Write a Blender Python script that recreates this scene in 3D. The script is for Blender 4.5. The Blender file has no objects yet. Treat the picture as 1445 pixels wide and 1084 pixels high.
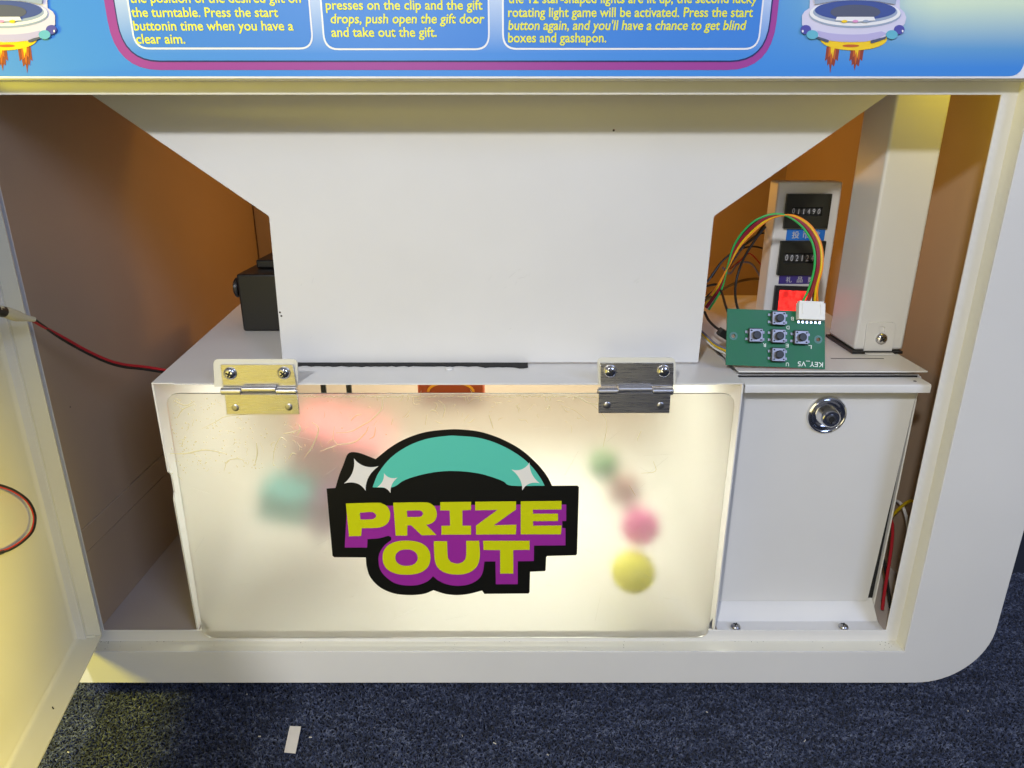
import bpy, bmesh, math, random
import numpy as np
from mathutils import Vector, Matrix

random.seed(7)
rng = np.random.default_rng(7)
SC = bpy.context.scene
COL = SC.collection
R = math.radians

# ------------------------------------------------------------------ camera
TH = R(19.65); CAM = Vector((0.0, -0.60, 0.58)); FPX = 1000.0
cd = bpy.data.cameras.new('camera'); cam = bpy.data.objects.new('camera', cd); COL.objects.link(cam)
cam.location = CAM; cam.rotation_euler = (R(90) - TH, 0, 0)
cd.sensor_width = 36.0; cd.lens = 36.0 * FPX / 1445.0; cd.clip_start = 0.01; cd.clip_end = 60
SC.camera = cam

# ------------------------------------------------------------------ light
w = bpy.data.worlds.new('World'); SC.world = w; w.use_nodes = True
wn = w.node_tree.nodes; wl = w.node_tree.links
bg = wn['Background']
tc = wn.new('ShaderNodeTexCoord'); sx = wn.new('ShaderNodeSeparateXYZ'); rp = wn.new('ShaderNodeValToRGB')
wl.new(tc.outputs['Generated'], sx.inputs[0]); wl.new(sx.outputs['Z'], rp.inputs[0]); wl.new(rp.outputs[0], bg.inputs[0])
rp.color_ramp.elements[0].position = 0.0; rp.color_ramp.elements[0].color = (0.32, 0.33, 0.38, 1)
rp.color_ramp.elements[1].position = 1.0; rp.color_ramp.elements[1].color = (0.62, 0.66, 0.78, 1)
bg.inputs[1].default_value = 0.34

def lamp(kind, name, loc, target, power, color, **kw):
    d = bpy.data.lights.new(name, kind); d.energy = power; d.color = color
    for k, v in kw.items(): setattr(d, k, v)
    o = bpy.data.objects.new(name, d); COL.objects.link(o); o.location = loc
    o.rotation_euler = (Vector(target) - Vector(loc)).to_track_quat('-Z', 'Y').to_euler()
    return o
lamp('AREA', 'room_ceiling_lamp', (-0.38, -1.30, 1.26), (0, 0, 0.42), 13.8, (0.97, 0.98, 1.0), size=0.09, shape='DISK')
lamp('AREA', 'room_side_lamp', (1.6, -2.2, 1.9), (0.2, 0, 0.3), 27, (0.50, 0.63, 1.0), size=0.9)
lamp('POINT', 'cabinet_led_back', (0.10, 0.50, 0.52), (0, 0, 0), 1.3, (1.0, 0.48, 0.06), shadow_soft_size=0.04)
lamp('POINT', 'cabinet_led_left', (-0.20, 0.44, 0.46), (0, 0, 0), 0.30, (1.0, 0.52, 0.20), shadow_soft_size=0.03)
lamp('POINT', 'cabinet_led_right', (0.415, 0.060, 0.668), (0, 0, 0), 0.16, (1.0, 0.80, 0.03), shadow_soft_size=0.02)
lamp('AREA', 'chute_led', (-0.05, 0.20, 0.3545), (-0.05, 0.2001, 0.1), 1.95, (0.96, 1.0, 0.84), shape='RECTANGLE', size=0.44, size_y=0.20)
lamp('AREA', 'neighbour_machine_led', (-0.95, -0.30, 0.60), (-0.40, -0.04, 0.02), 10.0, (1.0, 0.84, 0.01), size=0.18)
lamp('SPOT', 'door_fill_spot', (0.50, -0.50, 0.52), (-0.37, -0.34, 0.30), 54.0, (1.0, 0.78, 0.03), spot_size=R(40), spot_blend=0.9, shadow_soft_size=0.05)  # added yellow spot that tints the open door, stands for no known lamp
lamp('AREA', 'front_glow', (-0.35, -1.5, 0.15), (0, 0, 0.5), 6.5, (1.0, 0.88, 0.50), size=1.0)  # added yellowish fill, standing in for light bounced off the door

SC.view_settings.view_transform = 'Standard'; SC.view_settings.look = 'None'
SC.view_settings.exposure = 0.10; SC.view_settings.gamma = 1.0
SC.render.engine = 'CYCLES'
SC.cycles.max_bounces = 10; SC.cycles.transmission_bounces = 10; SC.cycles.use_denoising = True

# ------------------------------------------------------------------ helpers: camera rays onto real planes
CT, ST = math.cos(TH), math.sin(TH)
def ray(px, py):
    dx = (px - 722.5) / FPX; dy = -(py - 542.0) / FPX
    return Vector((dx, CT + dy * ST, -ST + dy * CT))
def PY(px, py, Y):
    d = ray(px, py); t = (Y - CAM.y) / d.y; return CAM + d * t
def PZ(px, py, Z):
    d = ray(px, py); t = (Z - CAM.z) / d.z; return CAM + d * t
def PN(px, py, p0, n):
    d = ray(px, py); t = (Vector(p0) - CAM).dot(n) / d.dot(n); return CAM + d * t

# ------------------------------------------------------------------ materials
def srgb(r, g, b):
    f = lambda c: (c / 255 / 12.92) if c / 255 <= 0.04045 else ((c / 255 + 0.055) / 1.055) ** 2.4
    return (f(r), f(g), f(b))
def mat(name, col, rough=0.5, metal=0.0, emit=None, es=1.0, bump=0.0, bscale=900, var=0.0, vscale=6, trans=0.0, coat=0.0, alpha=1.0, spec=0.5):
    m = bpy.data.materials.new(name); m.use_nodes = True
    nt = m.node_tree; p = nt.nodes['Principled BSDF']
    p.inputs['Base Color'].default_value = (*col, 1); p.inputs['Roughness'].default_value = rough
    p.inputs['Metallic'].default_value = metal; p.inputs['Transmission Weight'].default_value = trans
    p.inputs['Coat Weight'].default_value = coat; p.inputs['Specular IOR Level'].default_value = spec
    if alpha < 1: p.inputs['Alpha'].default_value = alpha
    if emit:
        p.inputs['Emission Color'].default_value = (*emit, 1); p.inputs['Emission Strength'].default_value = es
    if bump or var:
        co = nt.nodes.new('ShaderNodeTexCoord')
        if var:
            n = nt.nodes.new('ShaderNodeTexNoise'); n.inputs['Scale'].default_value = vscale; n.inputs['Detail'].default_value = 5
            nt.links.new(co.outputs['Object'], n.inputs['Vector'])
            r = nt.nodes.new('ShaderNodeValToRGB')
            r.color_ramp.elements[0].position = 0.3; r.color_ramp.elements[1].position = 0.72
            r.color_ramp.elements[0].color = (*[c * (1 - var) for c in col], 1)
            r.color_ramp.elements[1].color = (*[min(1, c * (1 + var * 0.4)) for c in col], 1)
            nt.links.new(n.outputs['Fac'], r.inputs[0]); nt.links.new(r.outputs[0], p.inputs['Base Color'])
            mr = nt.nodes.new('ShaderNodeMapRange')
            mr.inputs['To Min'].default_value = max(0.02, rough - 0.07); mr.inputs['To Max'].default_value = rough + 0.07
            nt.links.new(n.outputs['Fac'], mr.inputs['Value']); nt.links.new(mr.outputs[0], p.inputs['Roughness'])
        if bump:
            n2 = nt.nodes.new('ShaderNodeTexNoise'); n2.inputs['Scale'].default_value = bscale; n2.inputs['Detail'].default_value = 3
            nt.links.new(co.outputs['Object'], n2.inputs['Vector'])
            b = nt.nodes.new('ShaderNodeBump'); b.inputs['Strength'].default_value = bump; b.inputs['Distance'].default_value = 0.0006
            nt.links.new(n2.outputs['Fac'], b.inputs['Height']); nt.links.new(b.outputs[0], p.inputs['Normal'])
    return m

def paint(name, col, rough=0.38):
    """powder coated sheet steel: faint orange peel, smudges and a few tiny specks of dirt"""
    m = mat(name, col, rough, var=0.06, vscale=5, bump=0.05, bscale=420)
    nt = m.node_tree; p = nt.nodes['Principled BSDF']
    old = p.inputs['Normal'].links[0].from_socket; c0 = nt.nodes.new('ShaderNodeTexCoord'); nb_ = nt.nodes.new('ShaderNodeTexNoise')
    nb_.inputs['Scale'].default_value = 9; nb_.inputs['Detail'].default_value = 1; nt.links.new(c0.outputs['Object'], nb_.inputs['Vector'])
    bb_ = nt.nodes.new('ShaderNodeBump'); bb_.inputs['Strength'].default_value = 0.35; bb_.inputs['Distance'].default_value = 0.004
    nt.links.new(nb_.outputs['Fac'], bb_.inputs['Height']); nt.links.new(old, bb_.inputs['Normal']); nt.links.new(bb_.outputs[0], p.inputs['Normal'])
    lk = p.inputs['Base Color'].links[0]; src = lk.from_socket
    co = nt.nodes.new('ShaderNodeTexCoord')
    v = nt.nodes.new('ShaderNodeTexVoronoi'); v.inputs['Scale'].default_value = 16; v.feature = 'F1'
    nt.links.new(co.outputs['Object'], v.inputs['Vector'])
    lt = nt.nodes.new('ShaderNodeMath'); lt.operation = 'LESS_THAN'; lt.inputs[1].default_value = 0.017
    nt.links.new(v.outputs['Distance'], lt.inputs[0])
    n = nt.nodes.new('ShaderNodeTexNoise'); n.inputs['Scale'].default_value = 9
    nt.links.new(co.outputs['Object'], n.inputs['Vector'])
    gt = nt.nodes.new('ShaderNodeMath'); gt.operation = 'GREATER_THAN'; gt.inputs[1].default_value = 0.60
    nt.links.new(n.outputs['Fac'], gt.inputs[0])
    mu = nt.nodes.new('ShaderNodeMath'); mu.operation = 'MULTIPLY'
    nt.links.new(lt.outputs[0], mu.inputs[0]); nt.links.new(gt.outputs[0], mu.inputs[1])
    mx = nt.nodes.new('ShaderNodeMix'); mx.data_type = 'RGBA'
    nt.links.new(mu.outputs[0], mx.inputs['Factor']); nt.links.new(src, mx.inputs[6]); mx.inputs[7].default_value = (0.12, 0.10, 0.08, 1)
    nt.links.new(mx.outputs[2], p.inputs['Base Color'])
    return m

def brushed(name, col, rough=0.28, sc=(30, 1400, 60)):
    m = mat(name, col, rough, metal=1.0); nt = m.node_tree; p = nt.nodes['Principled BSDF']
    co = nt.nodes.new('ShaderNodeTexCoord'); mp = nt.nodes.new('ShaderNodeMapping'); mp.inputs['Scale'].default_value = sc
    n = nt.nodes.new('ShaderNodeTexNoise'); n.inputs['Scale'].default_value = 1; n.inputs['Detail'].default_value = 4
    nt.links.new(co.outputs['Object'], mp.inputs[0]); nt.links.new(mp.outputs[0], n.inputs['Vector'])
    b = nt.nodes.new('ShaderNodeBump'); b.inputs['Strength'].default_value = 0.25; b.inputs['Distance'].default_value = 0.0003
    nt.links.new(n.outputs['Fac'], b.inputs['Height']); nt.links.new(b.outputs[0], p.inputs['Normal'])
    mr = nt.nodes.new('ShaderNodeMapRange'); mr.inputs['To Min'].default_value = rough - 0.1; mr.inputs['To Max'].default_value = rough + 0.15
    nt.links.new(n.outputs['Fac'], mr.inputs['Value']); nt.links.new(mr.outputs[0], p.inputs['Roughness'])
    return m

def frosted():
    m = bpy.data.materials.new('frosted_acrylic'); m.use_nodes = True; nt = m.node_tree; N = nt.nodes; L = nt.links
    for n in list(N): N.remove(n)
    out = N.new('ShaderNodeOutputMaterial')
    co = N.new('ShaderNodeTexCoord')
    rf = N.new('ShaderNodeBsdfRefraction'); rf.inputs['Roughness'].default_value = 0.43; rf.inputs['IOR'].default_value = 1.35
    rf.inputs['Color'].default_value = (0.97, 0.96, 0.93, 1)
    tl = N.new('ShaderNodeBsdfTranslucent'); tl.inputs['Color'].default_value = (0.92, 0.90, 0.84, 1)
    df = N.new('ShaderNodeBsdfDiffuse'); df.inputs['Color'].default_value = (0.84, 0.82, 0.76, 1)
    gl = N.new('ShaderNodeBsdfGlossy'); gl.inputs['Roughness'].default_value = 0.16
    m1 = N.new('ShaderNodeMixShader'); m1.inputs[0].default_value = 0.45
    L.new(tl.outputs[0], m1.inputs[1]); L.new(df.outputs[0], m1.inputs[2])
    m2 = N.new('ShaderNodeMixShader'); 
    n = N.new('ShaderNodeTexNoise'); n.inputs['Scale'].default_value = 14; n.inputs['Detail'].default_value = 8
    L.new(co.outputs['Object'], n.inputs['Vector'])
    mr = N.new('ShaderNodeMapRange'); mr.inputs['To Min'].default_value = 0.13; mr.inputs['To Max'].default_value = 0.23
    L.new(n.outputs['Fac'], mr.inputs['Value']); L.new(mr.outputs[0], m2.inputs[0])
    L.new(rf.outputs[0], m2.inputs[1]); L.new(m1.outputs[0], m2.inputs[2])
    fr = N.new('ShaderNodeFresnel'); fr.inputs['IOR'].default_value = 1.45
    m3 = N.new('ShaderNodeMixShader'); L.new(fr.outputs[0], m3.inputs[0]); L.new(m2.outputs[0], m3.inputs[1]); L.new(gl.outputs[0], m3.inputs[2])
    # scratches
    mp = N.new('ShaderNodeMapping'); mp.inputs['Scale'].default_value = (3, 3, 160); mp.inputs['Rotation'].default_value = (0, 0.5, 0)
    n2 = N.new('ShaderNodeTexNoise'); n2.inputs['Scale'].default_value = 4; n2.inputs['Detail'].default_value = 6
    L.new(co.outputs['Object'], mp.inputs[0]); L.new(mp.outputs[0], n2.inputs['Vector'])
    b = N.new('ShaderNodeBump'); b.inputs['Strength'].default_value = 0.12; b.inputs['Distance'].default_value = 0.0005
    L.new(n2.outputs['Fac'], b.inputs['Height']); L.new(b.outputs[0], gl.inputs['Normal'])
    L.new(m3.outputs[0], out.inputs[0])
    return m

WHITE = paint('white_powder_coat', (0.72, 0.71, 0.69))
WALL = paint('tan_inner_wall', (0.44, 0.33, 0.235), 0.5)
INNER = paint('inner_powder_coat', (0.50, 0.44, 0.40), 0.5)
CREAM = paint('cream_powder_coat', (0.74, 0.72, 0.62))
EDGE = mat('bare_cut_edge', (0.80, 0.77, 0.66), 0.4)
BLACKP = mat('black_plastic', (0.012, 0.012, 0.013), 0.38, bump=0.15, bscale=2500)
DARK = mat('dark_gap', (0.01, 0.01, 0.01), 0.8)  # near-black; paints the shade in gaps, holes and recesses, also plain black bits
STEEL = brushed('brushed_steel', (0.66, 0.65, 0.66), 0.26)
CHROME = mat('chrome', (0.72, 0.72, 0.74), 0.10, metal=1.0)
STEELDULL = mat('dull_steel', (0.45, 0.45, 0.47), 0.3, metal=1.0)
FROST = frosted()
FILM = mat('wrinkled_film', (0.80, 0.73, 0.46), 0.18, spec=0.7)  # film is clear; the yellow light it reflects is put into the colour
SBLACK = mat('sticker_black', (0.006, 0.006, 0.005), 0.34, spec=0.35)
STEAL = mat('sticker_teal', srgb(88, 198, 178), 0.4)
SLIME = mat('sticker_lime', srgb(202, 206, 4), 0.4)
SPURP = mat('sticker_purple', srgb(150, 38, 150), 0.4)
SWHITE = mat('sticker_white', (0.80, 0.78, 0.74), 0.4)
PYEL = mat('print_yellow', srgb(222, 222, 60), 0.45)
PMAG = mat('print_magenta', srgb(150, 58, 150), 0.4)
PNAVY = mat('print_navy', srgb(30, 38, 100), 0.4)
PBLUE = mat('print_blue', srgb(56, 124, 215), 0.4, bump=0.03, bscale=1500)
PWHITE = mat('print_white', (0.78, 0.79, 0.86), 0.4)
PLIL = mat('print_lilac', srgb(205, 203, 232), 0.4)
PLIL2 = mat('print_lilac_shade', srgb(178, 172, 220), 0.4)
PGREY = mat('print_grey_rim', srgb(150, 165, 195), 0.4)
PDBLUE = mat('print_cockpit_blue', srgb(58, 78, 150), 0.4)
PDGREY = mat('print_dark_blue_grey', srgb(78, 84, 110), 0.4)
PGOLD = mat('print_gold', srgb(238, 200, 20), 0.4)
PORANGE = mat('print_orange', srgb(190, 95, 30), 0.4)
PRUST = mat('print_rust', srgb(140, 60, 40), 0.4)
PVIO = mat('print_violet', srgb(75, 75, 165), 0.4)
PCYAN = mat('print_cyan', srgb(95, 175, 205), 0.4)
PPINK = mat('print_pink', srgb(215, 150, 205), 0.4)
PLATE = mat('switch_plate', (0.30, 0.30, 0.33), 0.42, metal=0.8)
GREEN = mat('board_green', srgb(0, 102, 62), 0.45, coat=0.0, var=0.06, vscale=60)
SILK = mat('silkscreen_white', (0.72, 0.78, 0.74), 0.5)
CONN = mat('connector_white', (0.80, 0.80, 0.76), 0.45)
W_RED = mat('wire_red', srgb(165, 30, 40), 0.4); W_BLK = mat('wire_black', (0.012, 0.012, 0.012), 0.4)
W_GRN = mat('wire_green', srgb(45, 175, 85), 0.4); W_YEL = mat('wire_yellow', srgb(225, 190, 20), 0.4)
W_ORG = mat('wire_orange', srgb(235, 140, 40), 0.4); W_WHT = mat('wire_white', (0.7, 0.7, 0.7), 0.4)
W_MAR = mat('wire_maroon', srgb(140, 30, 50), 0.4); W_GRY = mat('wire_grey', srgb(120, 120, 145), 0.4)
TAPE = mat('masking_tape', (0.62, 0.58, 0.44), 0.6, bump=0.6, bscale=500)
REDLIT = mat('lit_red_rocker', (0.6, 0.02, 0.02), 0.25, emit=(1.0, 0.03, 0.02), es=0.9)
LBLUE = mat('label_blue', srgb(30, 110, 200), 0.4); LPUR = mat('label_purple', srgb(62, 48, 125), 0.4)
DIGW = mat('digit_white', (0.50, 0.50, 0.52), 0.5); DIGB = mat('digit_wheel', (0.05, 0.05, 0.05), 0.4)
DISP = mat('counter_face', (0.018, 0.018, 0.012), 0.3)

_nt = REDLIT.node_tree; _c = _nt.nodes.new('ShaderNodeTexCoord'); _n = _nt.nodes.new('ShaderNodeTexNoise'); _n.inputs['Scale'].default_value = 190; _n.inputs['Detail'].default_value = 1
_m = _nt.nodes.new('ShaderNodeMapRange'); _m.inputs['From Min'].default_value = .35; _m.inputs['From Max'].default_value = .65; _m.inputs['To Min'].default_value = .4; _m.inputs['To Max'].default_value = 1.4
_nt.links.new(_c.outputs['Object'], _n.inputs['Vector']); _nt.links.new(_n.outputs['Fac'], _m.inputs['Value']); _nt.links.new(_m.outputs[0], _nt.nodes['Principled BSDF'].inputs['Emission Strength'])
def banner_mat():
    m = mat('banner_print', srgb(45, 125, 212), 0.36, bump=0.04, bscale=1200)
    nt = m.node_tree; p = nt.nodes['Principled BSDF']; N = nt.nodes; L = nt.links
    co = N.new('ShaderNodeTexCoord'); s = N.new('ShaderNodeSeparateXYZ'); L.new(co.outputs['Object'], s.inputs[0])
    mz = N.new('ShaderNodeMapRange'); mz.inputs['From Min'].default_value = 0.626; mz.inputs['From Max'].default_value = 0.670
    mx_ = N.new('ShaderNodeMapRange'); mx_.inputs['From Min'].default_value = 0.17; mx_.inputs['From Max'].default_value = 0.32
    L.new(s.outputs['Y'], mz.inputs['Value']); L.new(s.outputs['X'], mx_.inputs['Value'])
    mu = N.new('ShaderNodeMath'); mu.operation = 'MULTIPLY'; L.new(mz.outputs[0], mu.inputs[0]); L.new(mx_.outputs[0], mu.inputs[1])
    r = N.new('ShaderNodeValToRGB'); L.new(mu.outputs[0], r.inputs[0])
    r.color_ramp.elements[0].color = (*srgb(62, 136, 222), 1); r.color_ramp.elements[1].color = (*srgb(205, 225, 205), 1)
    e = r.color_ramp.elements.new(0.3); e.color = (*srgb(95, 155, 212), 1)
    L.new(r.outputs[0], p.inputs['Base Color'])
    v = N.new('ShaderNodeTexVoronoi'); v.inputs['Scale'].default_value = 130; L.new(co.outputs['Object'], v.inputs['Vector'])
    return m
PRINT = banner_mat()
def panel_grad():
    m = mat('print_panel_gradient', srgb(120, 160, 220), 0.4)
    nt = m.node_tree; p = nt.nodes['Principled BSDF']; N = nt.nodes; L = nt.links
    co = N.new('ShaderNodeTexCoord'); s = N.new('ShaderNodeSeparateXYZ'); L.new(co.outputs['Object'], s.inputs[0])
    mz = N.new('ShaderNodeMapRange'); mz.inputs['From Min'].default_value = 0.636; mz.inputs['From Max'].default_value = 0.684
    L.new(s.outputs['Y'], mz.inputs['Value']); r = N.new('ShaderNodeValToRGB'); L.new(mz.outputs[0], r.inputs[0])
    r.color_ramp.elements[0].color = (*srgb(64, 134, 220), 1); r.color_ramp.elements[1].color = (*srgb(190, 205, 238), 1)
    L.new(r.outputs[0], p.inputs['Base Color']); return m
PGRAD = panel_grad()

# ------------------------------------------------------------------ object helpers
I4 = Matrix.Identity(4)
WM = {}
def thing(name, label, cat, loc, group=None):
    o = bpy.data.objects.new(name, None); COL.objects.link(o); o.location = loc
    o.empty_display_size = 0.02
    o['label'] = label; o['category'] = cat
    if group: o['group'] = group
    WM[o.name] = Matrix.Translation(loc); return o
def tag(o, label, cat, group=None):
    o['label'] = label; o['category'] = cat
    if group: o['group'] = group
    return o
def link(name, me, m, parent=None, M=None, label=None, kind=None):
    o = bpy.data.objects.new(name, me); COL.objects.link(o)
    if m is not None and not me.materials: me.materials.append(m)
    M = M or I4
    if parent is not None:
        o.parent = parent; o.matrix_parent_inverse = WM[parent.name].inverted()
    o.matrix_basis = M; WM[o.name] = M.copy()
    if label: o['label'] = label
    if kind: o['kind'] = kind
    return o
def smooth(me, ang=35):
    me.polygons.foreach_set('use_smooth', [True] * len(me.polygons)); me.set_sharp_from_angle(angle=R(ang))

class MB:
    def __init__(s): s.v = []; s.f = []
    def add(s, vs, fs):
        b = len(s.v); s.v += [tuple(x) for x in vs]; s.f += [tuple(i + b for i in f) for f in fs]; return s
    def box(s, x0, x1, y0, y1, z0, z1):
        vs = [(x, y, z) for z in (z0, z1) for y in (y0, y1) for x in (x0, x1)]
        return s.add(vs, [(0, 2, 3, 1), (4, 5, 7, 6), (0, 1, 5, 4), (2, 6, 7, 3), (0, 4, 6, 2), (1, 3, 7, 5)])
    def prism(s, poly, ext):           # poly: 3-D points of a planar outline, ext: extrusion vector
        n = len(poly); e = Vector(ext); a = [Vector(p) for p in poly]; b = [p + e for p in a]
        return s.add(a + b, [tuple(range(n))[::-1], tuple(range(n, 2 * n))] + [(i, (i + 1) % n, n + (i + 1) % n, n + i) for i in range(n)])
    def tube(s, pts, r, n=8, closed_ends=True):
        pts = [Vector(p) for p in pts]; vs = []; fs = []
        up = Vector((0.13, 0.2, 1)).normalized(); prev = None
        for i, p in enumerate(pts):
            d = (pts[min(i + 1, len(pts) - 1)] - pts[max(i - 1, 0)]).normalized()
            a = d.cross(up) if prev is None else prev - d * prev.dot(d)
            if a.length < 1e-6: a = d.orthogonal()
            a.normalize(); prev = a; b = d.cross(a)
            rr = r[i] if isinstance(r, (list, tuple)) else r
            vs += [p + (a * math.cos(2 * math.pi * k / n) + b * math.sin(2 * math.pi * k / n)) * rr for k in range(n)]
        for i in range(len(pts) - 1):
            for k in range(n):
                fs.append((i * n + k, i * n + (k + 1) % n, (i + 1) * n + (k + 1) % n, (i + 1) * n + k))
        if closed_ends:
            fs.append(tuple(range(n))[::-1]); fs.append(tuple(range((len(pts) - 1) * n, len(pts) * n)))
        return s.add(vs, fs)
    def lathe(s, prof, n=28, M=None):     # prof (r, h) about local z
        M = M or I4; vs = []; fs = []
        for r, h in prof:
            vs += [M @ Vector((r * math.cos(2 * math.pi * k / n), r * math.sin(2 * math.pi * k / n), h)) for k in range(n)]
        for i in range(len(prof) - 1):
            for k in range(n):
                fs.append((i * n + k, i * n + (k + 1) % n, (i + 1) * n + (k + 1) % n, (i + 1) * n + k))
        fs.append(tuple(range(n))[::-1]); fs.append(tuple(range((len(prof) - 1) * n, len(prof) * n)))
        return s.add(vs, fs)
    def mesh(s, name, ang=35, sm=True):
        me = bpy.data.meshes.new(name); me.from_pydata(s.v, [], s.f); me.update()
        bm = bmesh.new(); bm.from_mesh(me); bmesh.ops.recalc_face_normals(bm, faces=bm.faces); bm.to_mesh(me); bm.free()
        if sm: smooth(me, ang)
        return me
    def build(s, name, m, parent=None, bevel=0, M=None, seg=2, **kw):
        o = link(name, s.mesh(name), m, parent, M, **kw)
        if bevel:
            b = o.modifiers.new('bevel', 'BEVEL'); b.width = bevel; b.segments = seg; b.limit_method = 'ANGLE'; b.angle_limit = R(40)
            o.data.polygons.foreach_set('use_smooth', [True] * len(o.data.polygons))
        return o
def facing(loc, up=(0, 0, 1), n=(0, -1, 0)):
    """frame whose local z looks along n, local y along up"""
    n = Vector(n).normalized(); up = Vector(up); up = (up - n * up.dot(n)).normalized(); x = up.cross(n)
    m = Matrix((x, up, n)).transposed().to_4x4(); m.translation = Vector(loc); return m
def catmull(p, n=8):
    p = [Vector(a) for a in p]; p = [p[0] * 2 - p[1]] + p + [p[-1] * 2 - p[-2]]; out = []
    for i in range(1, len(p) - 2):
        for k in range(n):
            t = k / n
            out.append(0.5 * ((2 * p[i]) + (p[i + 1] - p[i - 1]) * t + (2 * p[i - 1] - 5 * p[i] + 4 * p[i + 1] - p[i + 2]) * t * t + (3 * p[i] - p[i - 1] - 3 * p[i + 1] + p[i + 2]) * t ** 3))
    out.append(p[-2]); return out
def rounded(poly, r, seg=5):
    """round every corner of a 2-D polygon; r one value or one per corner"""
    out = []; n = len(poly)
    for i in range(n):
        a, b, c = Vector(poly[i - 1]), Vector(poly[i]), Vector(poly[(i + 1) % n])
        rr = r[i] if isinstance(r, (list, tuple)) else r
        if rr <= 0: out.append(tuple(b)); continue
        l1, l2 = (a - b).length, (c - b).length; q = min(rr, l1 * .49, l2 * .49)
        p0 = b + (a - b).normalized() * q; p1 = b + (c - b).normalized() * q
        for k in range(seg + 1):
            t = k / seg; out.append(tuple((1 - t) ** 2 * p0 + 2 * t * (1 - t) * b + t * t * p1))
    return out
def sheet(name, loops, th, m, parent=None, M=None, bevel=0, **kw):
    """2-D outlines (holes allowed) extruded: local x, y; local z from 0 to th"""
    cu = bpy.data.curves.new(name, 'CURVE'); cu.dimensions = '2D'; cu.fill_mode = 'BOTH'; cu.extrude = th / 2
    for lp in loops:
        sp = cu.splines.new('POLY'); sp.points.add(len(lp) - 1)
        for i, p in enumerate(lp): sp.points[i].co = (p[0], p[1], 0, 1)
        sp.use_cyclic_u = True
    t = bpy.data.objects.new('tmp', cu); me = bpy.data.meshes.new_from_object(t); bpy.data.objects.remove(t); bpy.data.curves.remove(cu)
    me.name = name; me.transform(Matrix.Translation((0, 0, th / 2))); me.materials.clear()
    bm = bmesh.new(); bm.from_mesh(me); bmesh.ops.remove_doubles(bm, verts=bm.verts, dist=1e-6)
    bmesh.ops.recalc_face_normals(bm, faces=bm.faces); bm.to_mesh(me); bm.free(); smooth(me)
    o = link(name, me, m, parent, M, **kw)
    if bevel:
        b = o.modifiers.new('bevel', 'BEVEL'); b.width = bevel; b.segments = 2; b.limit_method = 'ANGLE'; b.angle_limit = R(50)
    return o
def FACE(Y): return facing((0, Y, 0))            # local x = X, local y = Z, local z towards the viewer
def px2(pts, Y):
    out = []
    for p in pts:
        q = PY(p[0], p[1], Y); out.append((q.x, q.z))
    return out
def rect2(x0, x1, z0, z1): return [(x0, z0), (x1, z0), (x1, z1), (x0, z1)]
def text_mesh(s, bold=0.0, ext=0.0):
    cu = bpy.data.curves.new('t', 'FONT'); cu.body = s; cu.size = 1; cu.offset = bold; cu.resolution_u = 3; cu.extrude = ext
    t = bpy.data.objects.new('tmp', cu); me = bpy.data.meshes.new_from_object(t); bpy.data.objects.remove(t); bpy.data.curves.remove(cu)
    me.materials.clear(); return me
def vbounds(me):
    a = np.empty(len(me.vertices) * 3); me.vertices.foreach_get('co', a); a = a.reshape(-1, 3); return a.min(0), a.max(0)
CAP = vbounds(text_mesh('H'))[1][1]
def lettering(name, s, w_, cap, m, parent, M, bold=0.02, shear=0.0, **kw):
    """text starting at the local origin, w_ wide with capitals cap high"""
    me = text_mesh(s, bold); lo, hi = vbounds(me)
    k = w_ / (hi[0] - lo[0]); q = cap / CAP
    me.transform(Matrix(((k, shear * q, 0, -lo[0] * k), (0, q, 0, 0), (0, 0, 1, 0), (0, 0, 0, 1)))); me.name = name
    return link(name, me, m, parent, M, **kw)
def screw(name, r, parent, M, m=None):
    """pan head screw: dome with a cross recess of two dark slots, local z outwards"""
    mb = MB(); mb.lathe([(r, 0), (r * .99, r * .16), (r * .86, r * .38), (r * .62, r * .54), (r * .3, r * .62), (0.0003, r * .64)], 24)
    o = mb.build(name, m or CHROME, parent, M=M)
    c = MB(); s_ = r * .5; t_ = r * .12
    c.box(-s_, s_, -t_, t_, r * .50, r * .655); c.box(-t_, t_, -s_, s_, r * .502, r * .657)
    c.build('cross_recess', DARK, o, M=M @ Matrix.Rotation(random.random() * 1.5, 4, 'Z'))
    return o

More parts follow.
